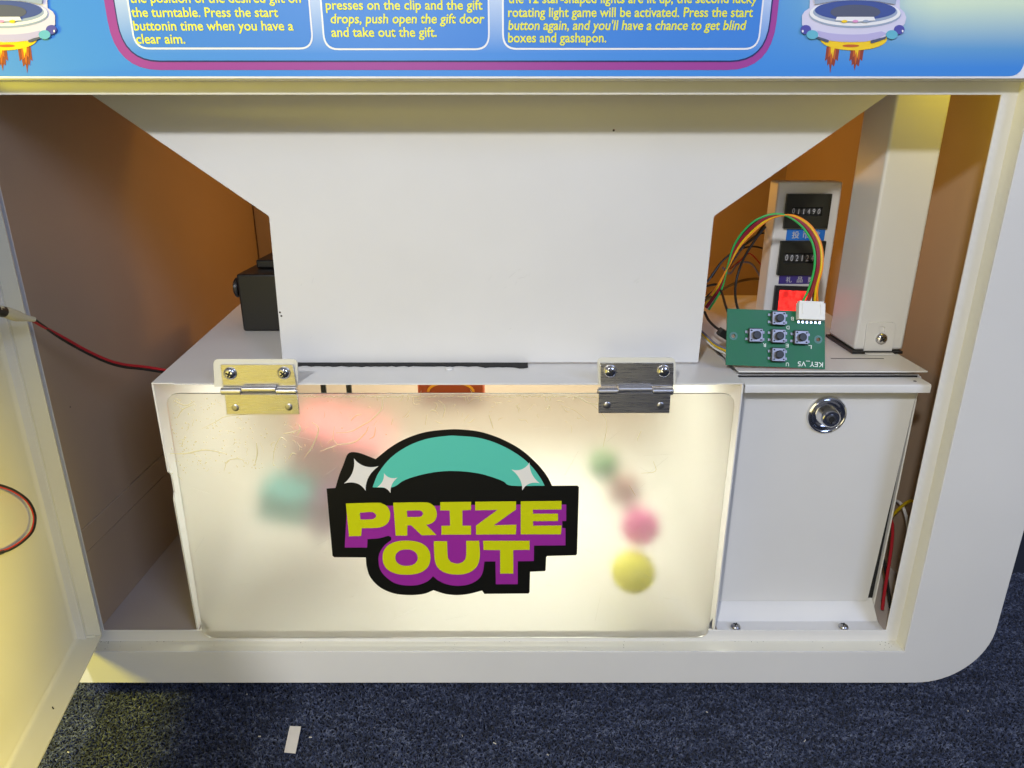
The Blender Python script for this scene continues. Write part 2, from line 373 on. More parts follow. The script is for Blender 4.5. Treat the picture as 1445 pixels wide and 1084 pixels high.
# ================================================================== CARPET
def carpet_mat():
    m = mat('carpet_backing', (0.010, 0.014, 0.030), 0.95, bump=1.0, bscale=350); return m
def pile_mat():
    m = bpy.data.materials.new('carpet_yarn'); m.use_nodes = True; nt = m.node_tree; N = nt.nodes; L = nt.links
    p = N['Principled BSDF']; p.inputs['Roughness'].default_value = 0.85; p.inputs['Sheen Weight'].default_value = 0.15
    co = N.new('ShaderNodeTexCoord')
    a = N.new('ShaderNodeTexNoise'); a.inputs['Scale'].default_value = 260; a.inputs['Detail'].default_value = 2
    b = N.new('ShaderNodeTexNoise'); b.inputs['Scale'].default_value = 22; b.inputs['Detail'].default_value = 4
    mp = N.new('ShaderNodeMapping'); mp.inputs['Scale'].default_value = (1, 3.0, 1)
    L.new(co.outputs['Object'], a.inputs['Vector']); L.new(co.outputs['Object'], mp.inputs[0]); L.new(mp.outputs[0], b.inputs['Vector'])
    ad = N.new('ShaderNodeMath'); ad.operation = 'MULTIPLY_ADD'; ad.inputs[1].default_value = 0.70
    L.new(a.outputs['Fac'], ad.inputs[0])
    m2 = N.new('ShaderNodeMath'); m2.operation = 'MULTIPLY'; m2.inputs[1].default_value = 0.30
    L.new(b.outputs['Fac'], m2.inputs[0]); L.new(m2.outputs[0], ad.inputs[2])
    r = N.new('ShaderNodeValToRGB'); L.new(ad.outputs[0], r.inputs[0])
    r.color_ramp.elements[0].position = 0.40; r.color_ramp.elements[0].color = (0.006, 0.010, 0.027, 1)
    r.color_ramp.elements[1].position = 0.66; r.color_ramp.elements[1].color = (0.12, 0.14, 0.21, 1)
    e = r.color_ramp.elements.new(0.52); e.color = (0.026, 0.038, 0.088, 1)
    L.new(r.outputs[0], p.inputs['Base Color']); return m
link('carpet', MB().box(-3.0, 3.0, -3.0, 1.6, -0.03, -0.0015).mesh('carpet', sm=False), carpet_mat(), kind='structure')

def carpet_pile():
    step = 0.0025
    xs = np.arange(-0.62, 0.88, step); ys = np.arange(-0.26, 0.24, step)
    X, Y = np.meshgrid(xs, ys); X = X.ravel(); Y = Y.ravel()
    keep = ~((np.abs(X - 0.0) < 0.46) & (Y > 0.14)); X = X[keep]; Y = Y[keep]
    X = X + rng.normal(0, .0009, X.size); Y = Y + rng.normal(0, .0009, X.size); n = X.size
    a = rng.normal(0, 0.75, n); ln = rng.uniform(.0015, .0028, n); h = rng.uniform(.0020, .0038, n); r = rng.uniform(.00042, .00075, n)
    dx, dy = np.cos(a), np.sin(a); nx, ny = -dy, dx
    prof = [(-1, -.25), (-.72, .72), (0, 1), (.72, .72), (1, -.25)]
    V = []
    for u, v in prof:                                     # a little arch of yarn with a diamond section
        cx = X + dx * u * ln; cy = Y + dy * u * ln; cz = v * h
        tx = -u
        V.append(np.stack([cx + nx * r, cy + ny * r, cz], 1))
        V.append(np.stack([cx + dx * u * r, cy + dy * u * r, cz + r * (1 - abs(u) * .3)], 1))
        V.append(np.stack([cx - nx * r, cy - ny * r, cz], 1))
    V = np.stack(V, 1)                                     # n,15,3
    F = []
    for i in range(4):
        for k in range(2):
            F.append((i * 3 + k, i * 3 + k + 1, (i + 1) * 3 + k + 1, (i + 1) * 3 + k))
    F = np.array(F); F = (F[None] + (np.arange(n) * 15)[:, None, None]).reshape(-1)
    me = bpy.data.meshes.new('carpet_pile'); me.vertices.add(n * 15); me.vertices.foreach_set('co', V.reshape(-1).astype(np.float32))
    nf = n * 8; me.loops.add(nf * 4); me.loops.foreach_set('vertex_index', F.astype(np.int32))
    me.polygons.add(nf); me.polygons.foreach_set('loop_start', np.arange(0, nf * 4, 4, dtype=np.int32))
    me.update(); me.validate()
    me.polygons.foreach_set('use_smooth', [True] * nf)
    o = link('carpet_pile', me, pile_mat(), kind='stuff'); o['label'] = 'navy loop pile carpet under the machine'; return o
carpet_pile()
# lint and crumbs on the pile
cr = MB()
for i in range(46):
    x = random.uniform(-.6, .8); y = random.uniform(-.14, .1); s_ = random.uniform(.0005, .0012)
    cr.tube([(x, y, .0048), (x + random.uniform(-.003, .003), y + random.uniform(-.003, .003), .0052)], s_ * .5, 5)
o = cr.build('carpet_lint', mat('lint', (0.55, 0.52, 0.46), 0.9), kind='stuff'); o['label'] = 'pale specks of lint on the navy carpet'

# paper strip on the carpet
a = [PZ(x, y, .0052) for x, y in ((409, 1025), (425, 1025.5), (417, 1063.5), (401, 1062))]
mb = MB(); top = [p + Vector((0, 0, .0003)) for p in a]
mb.prism(a, (0, 0, .0004)); o = mb.build('paper_strip', mat('paper', (0.66, 0.62, 0.58), 0.7, bump=.3, bscale=400))
tag(o, 'small off-white strip of paper lying on the dark blue carpet', 'paper strip')

# ================================================================== CABINET
XL, XR, ZB, ZT = -0.4400, 0.408, 0.0700, 0.6172      # opening in the front face
OX0, OX1, OZ0, OZ1, RAD = -0.525, 0.497, 0.030, 0.80, 0.070
cab = thing('prize_cabinet', 'large white steel prize machine cabinet with blue printed banner and open service door', 'cabinet', (0, 0.3, 0.03))
def arc(cx, cz, r, a0, a1, n=16): return [(cx + r * math.cos(R(a0 + (a1 - a0) * i / n)), cz + r * math.sin(R(a0 + (a1 - a0) * i / n))) for i in range(n + 1)]
outer = [(OX0, OZ1)] + arc(OX0 + RAD, OZ0 + RAD, RAD, 180, 270) + arc(OX1 - RAD, OZ0 + RAD, RAD, 270, 360) + [(OX1, OZ1)]
ff = sheet('front_frame', [outer, rect2(XL, XR, ZB, ZT)], 0.002, WHITE, cab, FACE(0.002), bevel=0.0009)
mb = MB(); t = .002; d1 = .0165
mb.box(XL - t, XL, .0021, d1, ZB - t, ZT + t); mb.box(XR, XR + t, .0021, d1, ZB - t, ZT + t)
mb.box(XL, XR, .0021, d1, ZB - t, ZB); mb.box(XL, XR, .0021, d1, ZT, ZT + t)
mb.build('frame_return', CREAM, cab)
LX0, LX1, LZ0, LZ1 = -0.4310, 0.395, 0.0837, 0.6075
sheet('frame_lip', [rect2(XL - t, XR + t, ZB - t, ZT + t), rect2(LX0, LX1, LZ0, LZ1)], 0.0018, WHITE, cab, FACE(d1 + .0019), bevel=.0004)
# crumbs and dirt gathered along the ledge
mb = MB()
for i in range(70):
    x = random.uniform(XL + .01, XR - .004) if i % 3 else random.choice((XR - .01, XL + .012)) + random.uniform(-.01, .005)
    y = random.uniform(.004, d1 - .0005) if i % 2 else d1 - abs(random.gauss(0, .0012)); q = random.uniform(.00015, .0005)
    mb.lathe([(q, 0), (q * .6, q * .8)], 6, Matrix.Translation((min(x, XR - .001), min(y, d1 - .0002), ZB + .00005)))
mb.build('ledge_dirt', mat('dirt', (.16, .13, .09), .9), cab, kind='stuff')
# outer shell
mb = MB(); o2 = outer; dpt = 0.68
vs = [(x, .0021, z) for x, z in o2] + [(x, dpt, z) for x, z in o2]; n = len(o2)
mb.add(vs, [(i, i + 1, n + i + 1, n + i) for i in range(n - 1)])
o = mb.build('outer_shell', WHITE, cab); sm = o.modifiers.new('solid', 'SOLIDIFY'); sm.thickness = .002; sm.offset = 0
for x_ in (-.40, .38):
    for y_ in (.09, .58):
        mb = MB(); mb.lathe([(.022, 0.003), (.022, .010), (.008, .012), (.008, .034)], 20, Matrix.Translation((x_, y_, 0))); mb.build('levelling_foot', BLACKP, cab)
# inner panels
IWL, IWR, IB, IC, IFZ = -0.441, 0.462, 0.645, 0.715, 0.078
MB().box(OX0 + .004, OX1 - .004, .0190, IB + .02, IFZ - .003, IFZ).build('inner_floor', INNER, cab)
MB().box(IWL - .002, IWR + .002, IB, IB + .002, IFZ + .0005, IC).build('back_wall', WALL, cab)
MB().box(IWL - .002, IWR + .002, .0190, IB, IC, IC + .002).build('ceiling_panel', INNER, cab)
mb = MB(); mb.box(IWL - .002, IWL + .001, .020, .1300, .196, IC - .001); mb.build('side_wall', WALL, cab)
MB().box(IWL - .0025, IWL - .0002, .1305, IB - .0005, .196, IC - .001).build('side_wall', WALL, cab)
MB().box(IWL - .006, IWL - .003, .020, IB - .0005, .185, .200).build('seam_backing', DARK, cab)
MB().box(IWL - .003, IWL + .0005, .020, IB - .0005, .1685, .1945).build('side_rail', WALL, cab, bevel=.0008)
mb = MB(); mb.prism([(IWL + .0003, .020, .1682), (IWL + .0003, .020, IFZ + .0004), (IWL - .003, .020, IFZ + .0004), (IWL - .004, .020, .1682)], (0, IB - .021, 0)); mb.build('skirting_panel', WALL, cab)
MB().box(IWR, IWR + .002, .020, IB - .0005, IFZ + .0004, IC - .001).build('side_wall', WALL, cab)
# narrow folded stile in the back left corner
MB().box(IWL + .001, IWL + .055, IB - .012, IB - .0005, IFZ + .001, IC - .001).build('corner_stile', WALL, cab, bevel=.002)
# rear apron above the opening, hides the top of the opening from behind
MB().box(XL, XR, d1 + .0042, d1 + .006, LZ1 + .012, IC - .001).build('header_panel', INNER, cab)

# ------------------------------------------------ service door, hinged on the left, standing open
door_ang = math.atan2(-.157, .034)
DZ0, DZ1, DL, DT = .0845, .612, .80, .024
Md = Matrix.Translation((-.4510, .0030, 0)) @ Matrix.Rotation(door_ang, 4, 'Z')     # local x out along the door, local y towards the cabinet middle
door = MB().box(.0101, DL, -.002, 0, DZ0, DZ1).build('service_door', CREAM, cab, M=Md)
def dpart(name, mb, m=CREAM, bevel=0): return mb.build(name, m, door, M=Md, bevel=bevel)
fr_ = .0075
pf = [(0, -.002), (.010, -.002), (.010, 0)] + [(.0016 + fr_ - fr_ * math.sin(R(a)), fr_ - fr_ * math.cos(R(a))) for a in range(0, 91, 10)] + [(.0016, DT), (0, DT)]
mb = MB(); mb.prism([(x, y, DZ0) for x, y in pf], (0, 0, DZ1 - DZ0)); dpart('hinge_flange', mb)
fb_ = .004
pf = [(0, DZ0), (DT, DZ0), (DT, DZ0 + .0016), (fb_, DZ0 + .0016)] + [(fb_ - fb_ * math.sin(R(a)), DZ0 + .0016 + fb_ - fb_ * math.cos(R(a))) for a in range(10, 91, 16)]
mb = MB(); mb.prism([(.0019, y + .0002, z) for y, z in pf], (DL - .002, 0, 0)); dpart('bottom_flange', mb)
mb = MB(); mb.tube([(.0025, DT * .25, DZ0 + .0022), (.0028, DT * .8, DZ0 + .0020)], .0012, 8); dpart('corner_weld', mb)
for i in range(1):
    mb = MB(); x = .09 + i * .037 + random.uniform(-.01, .01); mb.tube([(x, DT * .5, DZ0 + .0018), (x + .003, DT * .5 + .002, DZ0 + .0019)], .0005, 5)
    mb.build('paint_chip', DARK, door, M=Md)

# ------------------------------------------------ banner
BZ0, BX0, BX1 = .6182, -.47, .4085
bb = sheet('banner_board', [rounded(rect2(BX0, BX1, BZ0, OZ1 - .004), .012)], .0022, PWHITE, cab, FACE(-.0003), bevel=.0007)
YB = -.0026
def bp(name, loops, m, lvl, th=.00012, world=False):
    return sheet(name, loops if world else [px2(l, YB) for l in loops], th, m, bb, FACE(YB - .00016 * lvl))
z_ = lambda py: PY(722, py, YB).z
x_ = lambda px, py: PY(px, py, YB).x
bp('blue_print', [rounded(rect2(BX0 + .004, x_(1441, 108), z_(107.8), OZ1 - .009), .010)], PRINT, 0, world=True)
ZHI = OZ1 - .03
def rr2(x0, x1, z0, z1, r): return rounded(rect2(x0, x1, z0, z1), [r, r, r, r], 8)
ax0, ax1, az0 = x_(147, 0), x_(1098, 10), z_(99)
pw = x_(161, 0) - ax0
bp('magenta_border', [rr2(ax0, ax1, az0, ZHI, .034)], PMAG, 1, world=True)
bp('navy_line', [rr2(ax0 + pw * .93, ax1 - .0045, z_(87.8), ZHI - .006, .028)], PNAVY, 2, world=True)
bp('gradient_panel', [rr2(ax0 + pw * 1.06, ax1 - .0056, z_(85.6), ZHI - .007, .027)], PGRAD, 3, world=True)
for x0, x1, zb in ((x_(179.5, 0), x_(441, 40), 70), (x_(455, 40), x_(691, 40), 71), (x_(708.5, 30), x_(1073.5, 40), 70.5)):
    bp('text_box_outline', [rr2(x0, x1, z_(zb), ZHI - .013, .011)], PWHITE, 4, world=True)
    bp('text_box', [rr2(x0 + .0013, x1 - .0013, z_(zb) + .0013, ZHI - .0143, .0097)], PBLUE, 5, world=True)
lines = [('the position of the desired gift on', 184, 425, 4), ('the turntable. Press the start', 186.5, 393, 24), ('buttonin time when you have a', 189.5, 414.5, 43), ('clear aim.', 193, 262, 61.5),
         ('presses on the clip and the gift', 460, 681, 13.7), ('drops, push open the gift door', 466.5, 683, 33), ('and take out the gift.', 468, 616.5, 52),
         ('the 12 star-shaped lights are lit up, the second lucky', 717, 1068, 4.5), ('rotating light game will be activated. Press the start', 717, 1062, 24), ("button again, and you'll have a chance to get blind", 717, 1051, 42.3), ('boxes and gashapon.', 717, 855.5, 59.8)]
for s, a0, a1, yb in lines:
    p = PY(a0, yb, YB - .001); q = PY(a1, yb, YB - .001)
    cap = PY(722, yb - 13.2, YB).z - PY(722, yb, YB).z
    sh = 0.12 if s.startswith('drops') or s.startswith("button again") else 0.0
    lettering('text_line', s, q.x - p.x, cap, PYEL, bb, facing((p.x, YB - .00118, p.z)), bold=.016, shear=sh)

def ufo(cx, flip):
    """toy rocket saucer printed on the banner (its pilot left out)"""
    def T(pts):
        return px2([(cx + ((p[0] - 800) / 8.5) * (-1 if flip else 1), p[1] / 8.5) for p in pts], YB)
    def ell(a, b, ra, rb, n=40, a0=0, a1=360): return [(a + ra * math.cos(R(a0 + (a1 - a0) * i / n)), b + rb * math.sin(R(a0 + (a1 - a0) * i / n))) for i in range(n + (0 if a1 - a0 == 360 else 1))]
    def P(name, pts, m, lvl): bp(name, [T(pts)], m, lvl, world=True)
    for k, (fx, L_) in enumerate(((550, 880), (843, 850))):
        P('flame', [(fx - 70, 560), (fx - 92, 735), (fx - 66, 712), (fx - 62, 790), (fx - 42, 765), (fx - 28, L_), (fx - 8, 770), (fx + 20, 800), (fx + 38, 710), (fx + 62, 735), (fx + 88, 560)], PRUST, 1)
        P('flame_core', [(fx - 45, 550), (fx - 52, 690), (fx - 30, 670), (fx - 22, 780), (fx + 4, 690), (fx + 24, 730), (fx + 50, 550)], PORANGE, 2)
        P('flame_tip', [(fx - 26, 540), (fx - 20, 660), (fx - 6, 620), (fx - 2, 700), (fx + 12, 630), (fx + 34, 540)], PGOLD, 3)
    P('thruster_ring', ell(800, 470, 400, 136), PGOLD, 4)
    P('vent', ell(765, 552, 100, 17), PORANGE, 5)
    P('saucer_hull', [(180, 190), (180, 300), (240, 375), (350, 445), (500, 490), (650, 505), (800, 508), (950, 500), (1100, 470), (1240, 420), (1345, 360), (1410, 290), (1428, 215), (1405, 150), (1350, 100), (1350, -90), (280, -90), (270, 100), (210, 140)], PLIL, 6)
    P('hull_band', [(360, 370), (500, 400), (650, 415), (800, 418), (950, 412), (1130, 378), (1195, 405), (1100, 462), (950, 496), (800, 504), (650, 501), (500, 486), (385, 440)], PLIL2, 7)
    P('hull_stripe', [(360, 440), (500, 484), (495, 512), (470, 512), (350, 462)], PDGREY, 8)
    P('hull_stripe', [(1185, 440), (1000, 490), (1000, 522), (1030, 520), (1180, 468)], PDGREY, 8)
    P('canopy_rim', ell(812, 175, 553, 165), PGREY, 8)
    P('canopy_rim_light', ell(812, 162, 545, 155), PWHITE, 9)
    P('canopy_rim_shade', ell(812, 150, 505, 130), PGREY, 10)
    P('cockpit', ell(812, 128, 485, 118), PDBLUE, 11)
    P('cockpit_floor', ell(812, 150, 300, 88), PDGREY, 12)
    P('dome_glass', [(300, -90), (330, 60), (560, 20), (800, 8), (1060, 20), (1290, 60), (1320, -90)], PGREY, 13)
    P('dashboard', [(590, 208), (1030, 208), (1050, 250), (820, 268), (570, 250)], PWHITE, 14)
    for x__, m in ((678, PGOLD), (808, PPINK), (932, PGREY)): P('console_button', ell(x__, 262, 36, 17, 20), m, 15)
    for sx_, x0, x1 in ((1, 222, 300), (-1, 1340, 1250)):
        P('booster', ell(x0, 360, 64, 56, 24), PVIO, 9); P('booster', ell(x1, 420, 70, 54, 24), PCYAN, 10)
        P('booster_glint', ell(x0 - sx_ * 38, 378, 11, 15, 14), PWHITE, 11)
ufo(1204, False); ufo(6, True)

# ================================================================== HOPPER
hop = thing('prize_hopper', 'wide white sheet metal hopper narrowing down onto the prize box', 'hopper', (-.02, .2, .3605))
HY, HB = .077, .330
hpts = [(-.4385, .658), (.398, .658), (.1888, .505), (.1868, .3612), (-.2300, .3612), (-.2272, .505)]
sheet('front_plate', [rounded(hpts, [0, 0, .002, .001, .001, .002])], .0018, WHITE, hop, FACE(HY + .0018), bevel=.0005)
sheet('back_plate', [hpts], .0018, INNER, hop, FACE(HB))
for a, b in ((hpts[1], hpts[2]), (hpts[2], hpts[3]), (hpts[4], hpts[5]), (hpts[5], hpts[0])):
    mb = MB(); s_ = -.0018 if a[0] > 0 else .0018
    mb.prism([(a[0], HY + .0021, a[1]), (b[0], HY + .0021, b[1]), (b[0] + s_, HY + .0021, b[1]), (a[0] + s_, HY + .0021, a[1])], (0, HB - HY - .0042, 0)); mb.build('side_plate', WHITE, hop)
# black strip along the gap between the hopper and the box, ragged front edge
mb = MB(); seg = []
for px in range(415, 748, 6):
    lo = 518.9 + random.uniform(-.5, .9) + (1.2 if px > 680 else 0) + (.0 if px < 700 else (px - 700) * .02)
    seg.append((px, lo))
fr_e = [PZ(p[0], p[1] - 3.4 + random.uniform(-.35, .35), .3611) for p in seg]
mb.prism([(p.x, HY + .004, .3599) for p in fr_e] + [(p.x, p.y, .3599) for p in reversed(fr_e)], (0, 0, .0012))
mb.build('gap_strip', DARK, hop)
for px, py in ((866, 184), (395, 441), (397, 446)):
    p = PY(px, py, HY); MB().lathe([(.0011, 0), (.0009, .0003)], 7, facing(p)).build('paint_chip', mat('chip', (.08, .07, .06), .8) if px == 866 else bpy.data.materials['chip'], hop)

mb = MB()
for i in range(14):
    x = random.choice((705, 735, 430, 900)) + random.gauss(0, 9); y = random.choice((388, 400, 470)) + random.gauss(0, 9); a_ = random.gauss(-.9, .3); l = random.uniform(3, 12)
    mb.tube([PY(x, y, HY - .00002), PY(x + l * math.cos(a_), y + l * math.sin(a_), HY - .00002)], .00010, 4)
mb.build('fine_scuffs', mat('fine_scuff', (.52, .51, .50), .6), hop, kind='stuff')

# ================================================================== PRIZE BOX
BX0_, BX1_, BF, BBK, BT = -.3350, .2155, .0200, .360, .3598
box = thing('prize_box', 'white steel prize box closed by a frosted flap with a lettered sticker', 'prize box', (-.06, .19, .0785))
mb = MB(); Z0 = .0790
def sidewall(xf, xb, t_, notch):
    pr = [(BF, BT - .0019), (BF, .268), (BF + .006, .262), (BF + .006, .243), (BF + .0015, .238), (BF + .0015, Z0 + .001), (BBK, Z0 + .001), (BBK, BT - .0019)] if notch else [(BF, BT - .0019), (BF, Z0 + .001), (BBK, Z0 + .001), (BBK, BT - .0019)]
    vs = [Vector((xf + (xb - xf) * (y - BF) / (BBK - BF), y, z)) for y, z in pr]
    return MB().prism(vs, (t_, 0, 0))
sidewall(BX0_, -.368, .0016, True).build('side_wall', WHITE, box)
sidewall(BX1_ - .0016, BX1_ - .0016, .0016, False).build('side_wall', WHITE, box, bevel=.0004)
# top plate with the mouth under the hopper
mb = sheet('top_plate', [[(BX0_, BF), (-.3145, BF), (-.3135, BF - .0022), (.1890, BF - .0022), (.1905, BF), (BX1_, BF), (BX1_, BBK), (-.370, BBK)], [(-.222, .086), (.178, .086), (.178, .315), (-.222, .315)]],
           .0014, WHITE, box, Matrix.Translation((0, 0, BT - .0014)), bevel=.0003)
MB().box(-.366, BX1_ - .002, BBK + .0003, BBK + .002, Z0 + .001, BT - .002).build('back_wall', WALL, box)  # tan instead of the box's white: shade of the depth put into colour
mb = MB(); mb.prism([(-.330, BF + .004, Z0), (-.330, BF + .004, Z0 + .0016), (-.366, BBK - .002, Z0 + .062), (-.366, BBK - .002, Z0)], (.0, 0, 0)) if False else None
mb = MB(); mb.add([(BX0_ + .003, BF + .002, Z0 + .0012), (BX1_ - .003, BF + .002, Z0 + .0012), (BX1_ - .003, BBK - .001, .135), (-.3645, BBK - .001, .135),
                   (BX0_ + .003, BF + .002, Z0), (BX1_ - .003, BF + .002, Z0), (BX1_ - .003, BBK - .001, Z0), (-.3645, BBK - .001, Z0)],
                  [(0, 1, 2, 3), (4, 7, 6, 5), (0, 4, 5, 1), (1, 5, 6, 2), (2, 6, 7, 3), (3, 7, 4, 0)]); mb.build('sloping_floor', WHITE, box)
# small folded gussets at the bottom corners
for px, s_ in ((289, 1), (1004, -1)):
    p = PY(px, 888, BF - .0012); mb = MB(); mb.prism([(p.x, BF - .0012, .0842), (p.x + s_ * .006, BF - .0012, .0842), (p.x, BF - .0012, .0975)], (0, .0006, 0)); mb.build('gusset', STEELDULL, box)

# flap
FY = .0105
flap = sheet('flap_panel', [rounded(px2([(233, 556), (1038, 556), (999, 900), (287, 901)][::-1], FY), .0125, 8)], .003, FROST, box, FACE(FY + .003), bevel=.0006)
# peeling protective film along the top: a thin skin of wrinkles and bubbles
def film_pts(pts, Y=FY - .0003): return [PY(x, y, Y) for x, y in pts]
mb = MB()
wr = [[(240, 640), (262, 640), (290, 635), (318, 640)], [(285, 605), (305, 595), (318, 588), (345, 585), (372, 583)], [(385, 655), (388, 632), (396, 618), (404, 622)], [(430, 645), (441, 630), (449, 610), (448, 602), (440, 596)],
      [(472, 602), (470, 620), (475, 628), (460, 634), (452, 637)], [(474, 611), (495, 609), (512, 600), (525, 592), (538, 578), (540, 562)], [(475, 628), (500, 624), (515, 612), (520, 602)], [(400, 612), (412, 610), (424, 606)],
      [(530, 603), (528, 615), (521, 620)], [(495, 594), (502, 587), (510, 585)], [(360, 655), (363, 640), (362, 625)], [(316, 665), (322, 650), (340, 648), (346, 655)], [(407, 648), (412, 640), (418, 641)], [(419, 615), (424, 606), (422, 600)],
      [(250, 590), (258, 578), (275, 570)], [(246, 566), (262, 572), (275, 566)], [(620, 565), (628, 575), (625, 590)], [(660, 570), (672, 562), (690, 566)], [(600, 600), (603, 585)], [(690, 585), (696, 605)], [(555, 590), (552, 600)],
      [(815, 560), (838, 573), (856, 596), (851, 631)], [(812, 558), (830, 568), (852, 572)], [(792, 572), (812, 580), (831, 595)], [(905, 608), (901, 616), (899, 622)], [(843, 573), (858, 577)], [(922, 651), (925, 665), (905, 668)], [(888, 685), (897, 700)]]
for l in wr:
    pts = catmull(film_pts(l), 5); n = len(pts); w0 = random.uniform(.0004, .0008)
    if l[0][0] > 545: w0 *= .6
    mb.tube(pts, [w0 * (.35 + .65 * math.sin(math.pi * (i + .5) / n)) for i in range(n)], 6)
for i in range(95):                                      # many fine creases along the whole top edge
    x = 240 + 600 * random.random() ** 1.3; y = random.uniform(564, 600) if x > 560 else random.uniform(564, 668)
    if 312 < x < 428 and y < 590: continue
    if x > 470 and y > 610: continue
    a_ = random.uniform(0, 6.28); l = random.uniform(4, 17); q_ = [(x, y)]
    for k in range(3): a_ += random.gauss(0, .7); q_.append((q_[-1][0] + l / 3 * math.cos(a_), q_[-1][1] + l / 3 * math.sin(a_)))
    pts = catmull(film_pts(q_), 4); n = len(pts); w0 = random.uniform(.00014, .00036)
    mb.tube(pts, [w0 * (.3 + .7 * math.sin(math.pi * (i2 + .5) / n)) for i2 in range(n)], 5)
for i in range(300):
    x = min(545, 242 + abs(random.gauss(0, 95))); y = random.uniform(562, 668)
    if x > 310 and y < 588 and x < 425: continue
    if y > 640 and x > 400: continue
    p = PY(x, y, FY - .0002); r = random.uniform(.0002, .0008)
    mb.lathe([(r, 0), (r * .8, r * .3), (r * .3, r * .45)], 7, facing(p))
for i in range(120):                                     # torn edge of the film
    x = 428 + i * 3.45; 
    if 845 < x < 952 and random.random() < .3: continue
    y = 559.5 + random.uniform(-.8, 1.2); p = film_pts([(x, y), (x + 3.5, y + random.uniform(-1.2, 1.2))]); mb.tube(p, random.uniform(.0002, .0005), 5)
    if random.random() < .12: mb.tube(film_pts([(x, y), (x + random.uniform(-3, 3), y + random.uniform(3, 7))]), .0003, 5)
mb.build('film_wrinkles', FILM, flap, kind='stuff')
mb = MB()
for i in range(46):
    x = random.uniform(250, 1010); y = random.uniform(600, 880); a_ = random.gauss(-.4, .5); l = random.uniform(4, 40)
    if 470 < x < 815 and 610 < y < 840 and i % 4: continue
    mb.tube(film_pts([(x, y), (x + l * math.cos(a_), y + l * math.sin(a_))], FY - .00005), .00009, 4)
mb.build('scratches', mat('scratch', (.75, .74, .68), .5), flap, kind='stuff')
# sticker
def smooth_poly(pts, ang=34, n=5):
    N_ = len(pts); V = [Vector(p) for p in pts]; corner = []
    for i in range(N_):
        a = V[i] - V[i - 1]; b = V[(i + 1) % N_] - V[i]; corner.append(a.length < 1e-6 or b.length < 1e-6 or abs(a.angle_signed(b)) > R(ang))
    if not any(corner): return pts
    k0 = corner.index(True); order = [(k0 + i) % N_ for i in range(N_)] + [k0]; out = []; run = [order[0]]
    for i in order[1:]:
        run.append(i)
        if corner[i]:
            P_ = [Vector((*V[q], 0)) for q in run]
            out += [(p.x, p.y) for p in (catmull(P_, n)[:-1] if len(P_) > 2 else P_[:-1])]; run = [i]
    return out
def sk(pts): return px2([(440 + x / 3.6125, 590 + y / 3.6125) for x, y in pts], FY - .0003)
def stick(name, loops, m, lvl): return sheet(name, [sk(smooth_poly(l)) for l in loops], .00014, m, flap, FACE(FY - .00006 - .00016 * lvl))
sil = [(75, 360), (120, 357), (140, 290), (160, 240), (178, 192), (190, 178), (208, 174), (240, 178), (280, 192), (325, 210), (400, 150), (480, 105), (580, 72), (690, 59), (765, 59), (860, 71), (960, 104), (1060, 157), (1140, 225), (1195, 290), (1225, 346),
       (1354, 345), (1362, 353), (1352, 693), (1346, 700), (1200, 704), (1195, 710), (1192, 776), (1187, 781), (1113, 784), (1110, 888), (1104, 895), (880, 897), (868, 880), (800, 897), (740, 903), (680, 897), (620, 878), (570, 897), (500, 903), (420, 895), (350, 865), (300, 815), (280, 760), (275, 711), (114, 710), (105, 702)]
stick('sticker_backing', [sil], SBLACK, 0)
# pale cut edge under the sticker
teal = [(310, 353), (325, 312), (345, 272), (400, 205), (480, 148), (580, 108), (690, 91), (745, 91), (850, 101), (950, 132), (1050, 186), (1120, 246), (1165, 305), (1187, 345), (1020, 345), (980, 325), (940, 308), (850, 282), (740, 270), (640, 274), (540, 294), (470, 318), (410, 353)]
stick('dome_highlight', [teal], STEAL, 1)
stick('dome_notch', [[(300, 232), (345, 243), (322, 275), (300, 310), (285, 345), (270, 330)]], SBLACK, 2)
def star(tips):
    c = sum((Vector(t) for t in tips), Vector((0, 0))) / 4; out = []
    for i in range(4):
        a, b = Vector(tips[i]), Vector(tips[(i + 1) % 4]); m_ = (a + b) / 2; q = m_ + (c - m_) * .62
        for k in range(7):
            t_ = k / 7; out.append(tuple((1 - t_) ** 2 * a + 2 * t_ * (1 - t_) * q + t_ * t_ * b))
    return out
for tp in ([(215, 205), (340, 245), (275, 370), (165, 333)], [(368, 280), (437, 303), (402, 382), (333, 353)], [(1110, 225), (1162, 332), (1073, 368), (1018, 262)]): stick('sparkle', [star(tp)], SWHITE, 3)
pur = [(180, 440), (168, 660), (282, 660), (284, 618), (345, 612), (390, 600), (405, 608), (405, 622), (370, 650), (345, 690), (340, 730), (350, 775), (380, 812), (425, 842), (480, 853), (540, 851), (590, 832), (618, 806), (645, 828), (690, 848), (745, 855), (800, 848), (845, 825), (870, 790),
       (880, 731), (936, 731), (938, 847), (1050, 847), (1050, 730), (1132, 729), (1133, 650), (1293, 649), (1293, 562), (1277, 560), (1277, 525), (1297, 525), (1297, 441), (1040, 441), (820, 443), (640, 447), (395, 447)]
stick('lettering_shadow', [pur], SPURP, 1)
stick('shadow_gap', [[(850, 740), (876, 738), (880, 731), (879, 738)]], SPURP, 2)
def sup(cx, cy, rx, ry, e=2.35, n=44):
    f = lambda c: math.copysign(abs(c) ** (2 / e), c)
    return [(cx + rx * f(math.cos(2 * math.pi * i / n)), cy + ry * f(math.sin(2 * math.pi * i / n))) for i in range(n)]
def quad(*segs):     # smooth outline through points: wrap corners tagged with 'c'
    return list(segs)
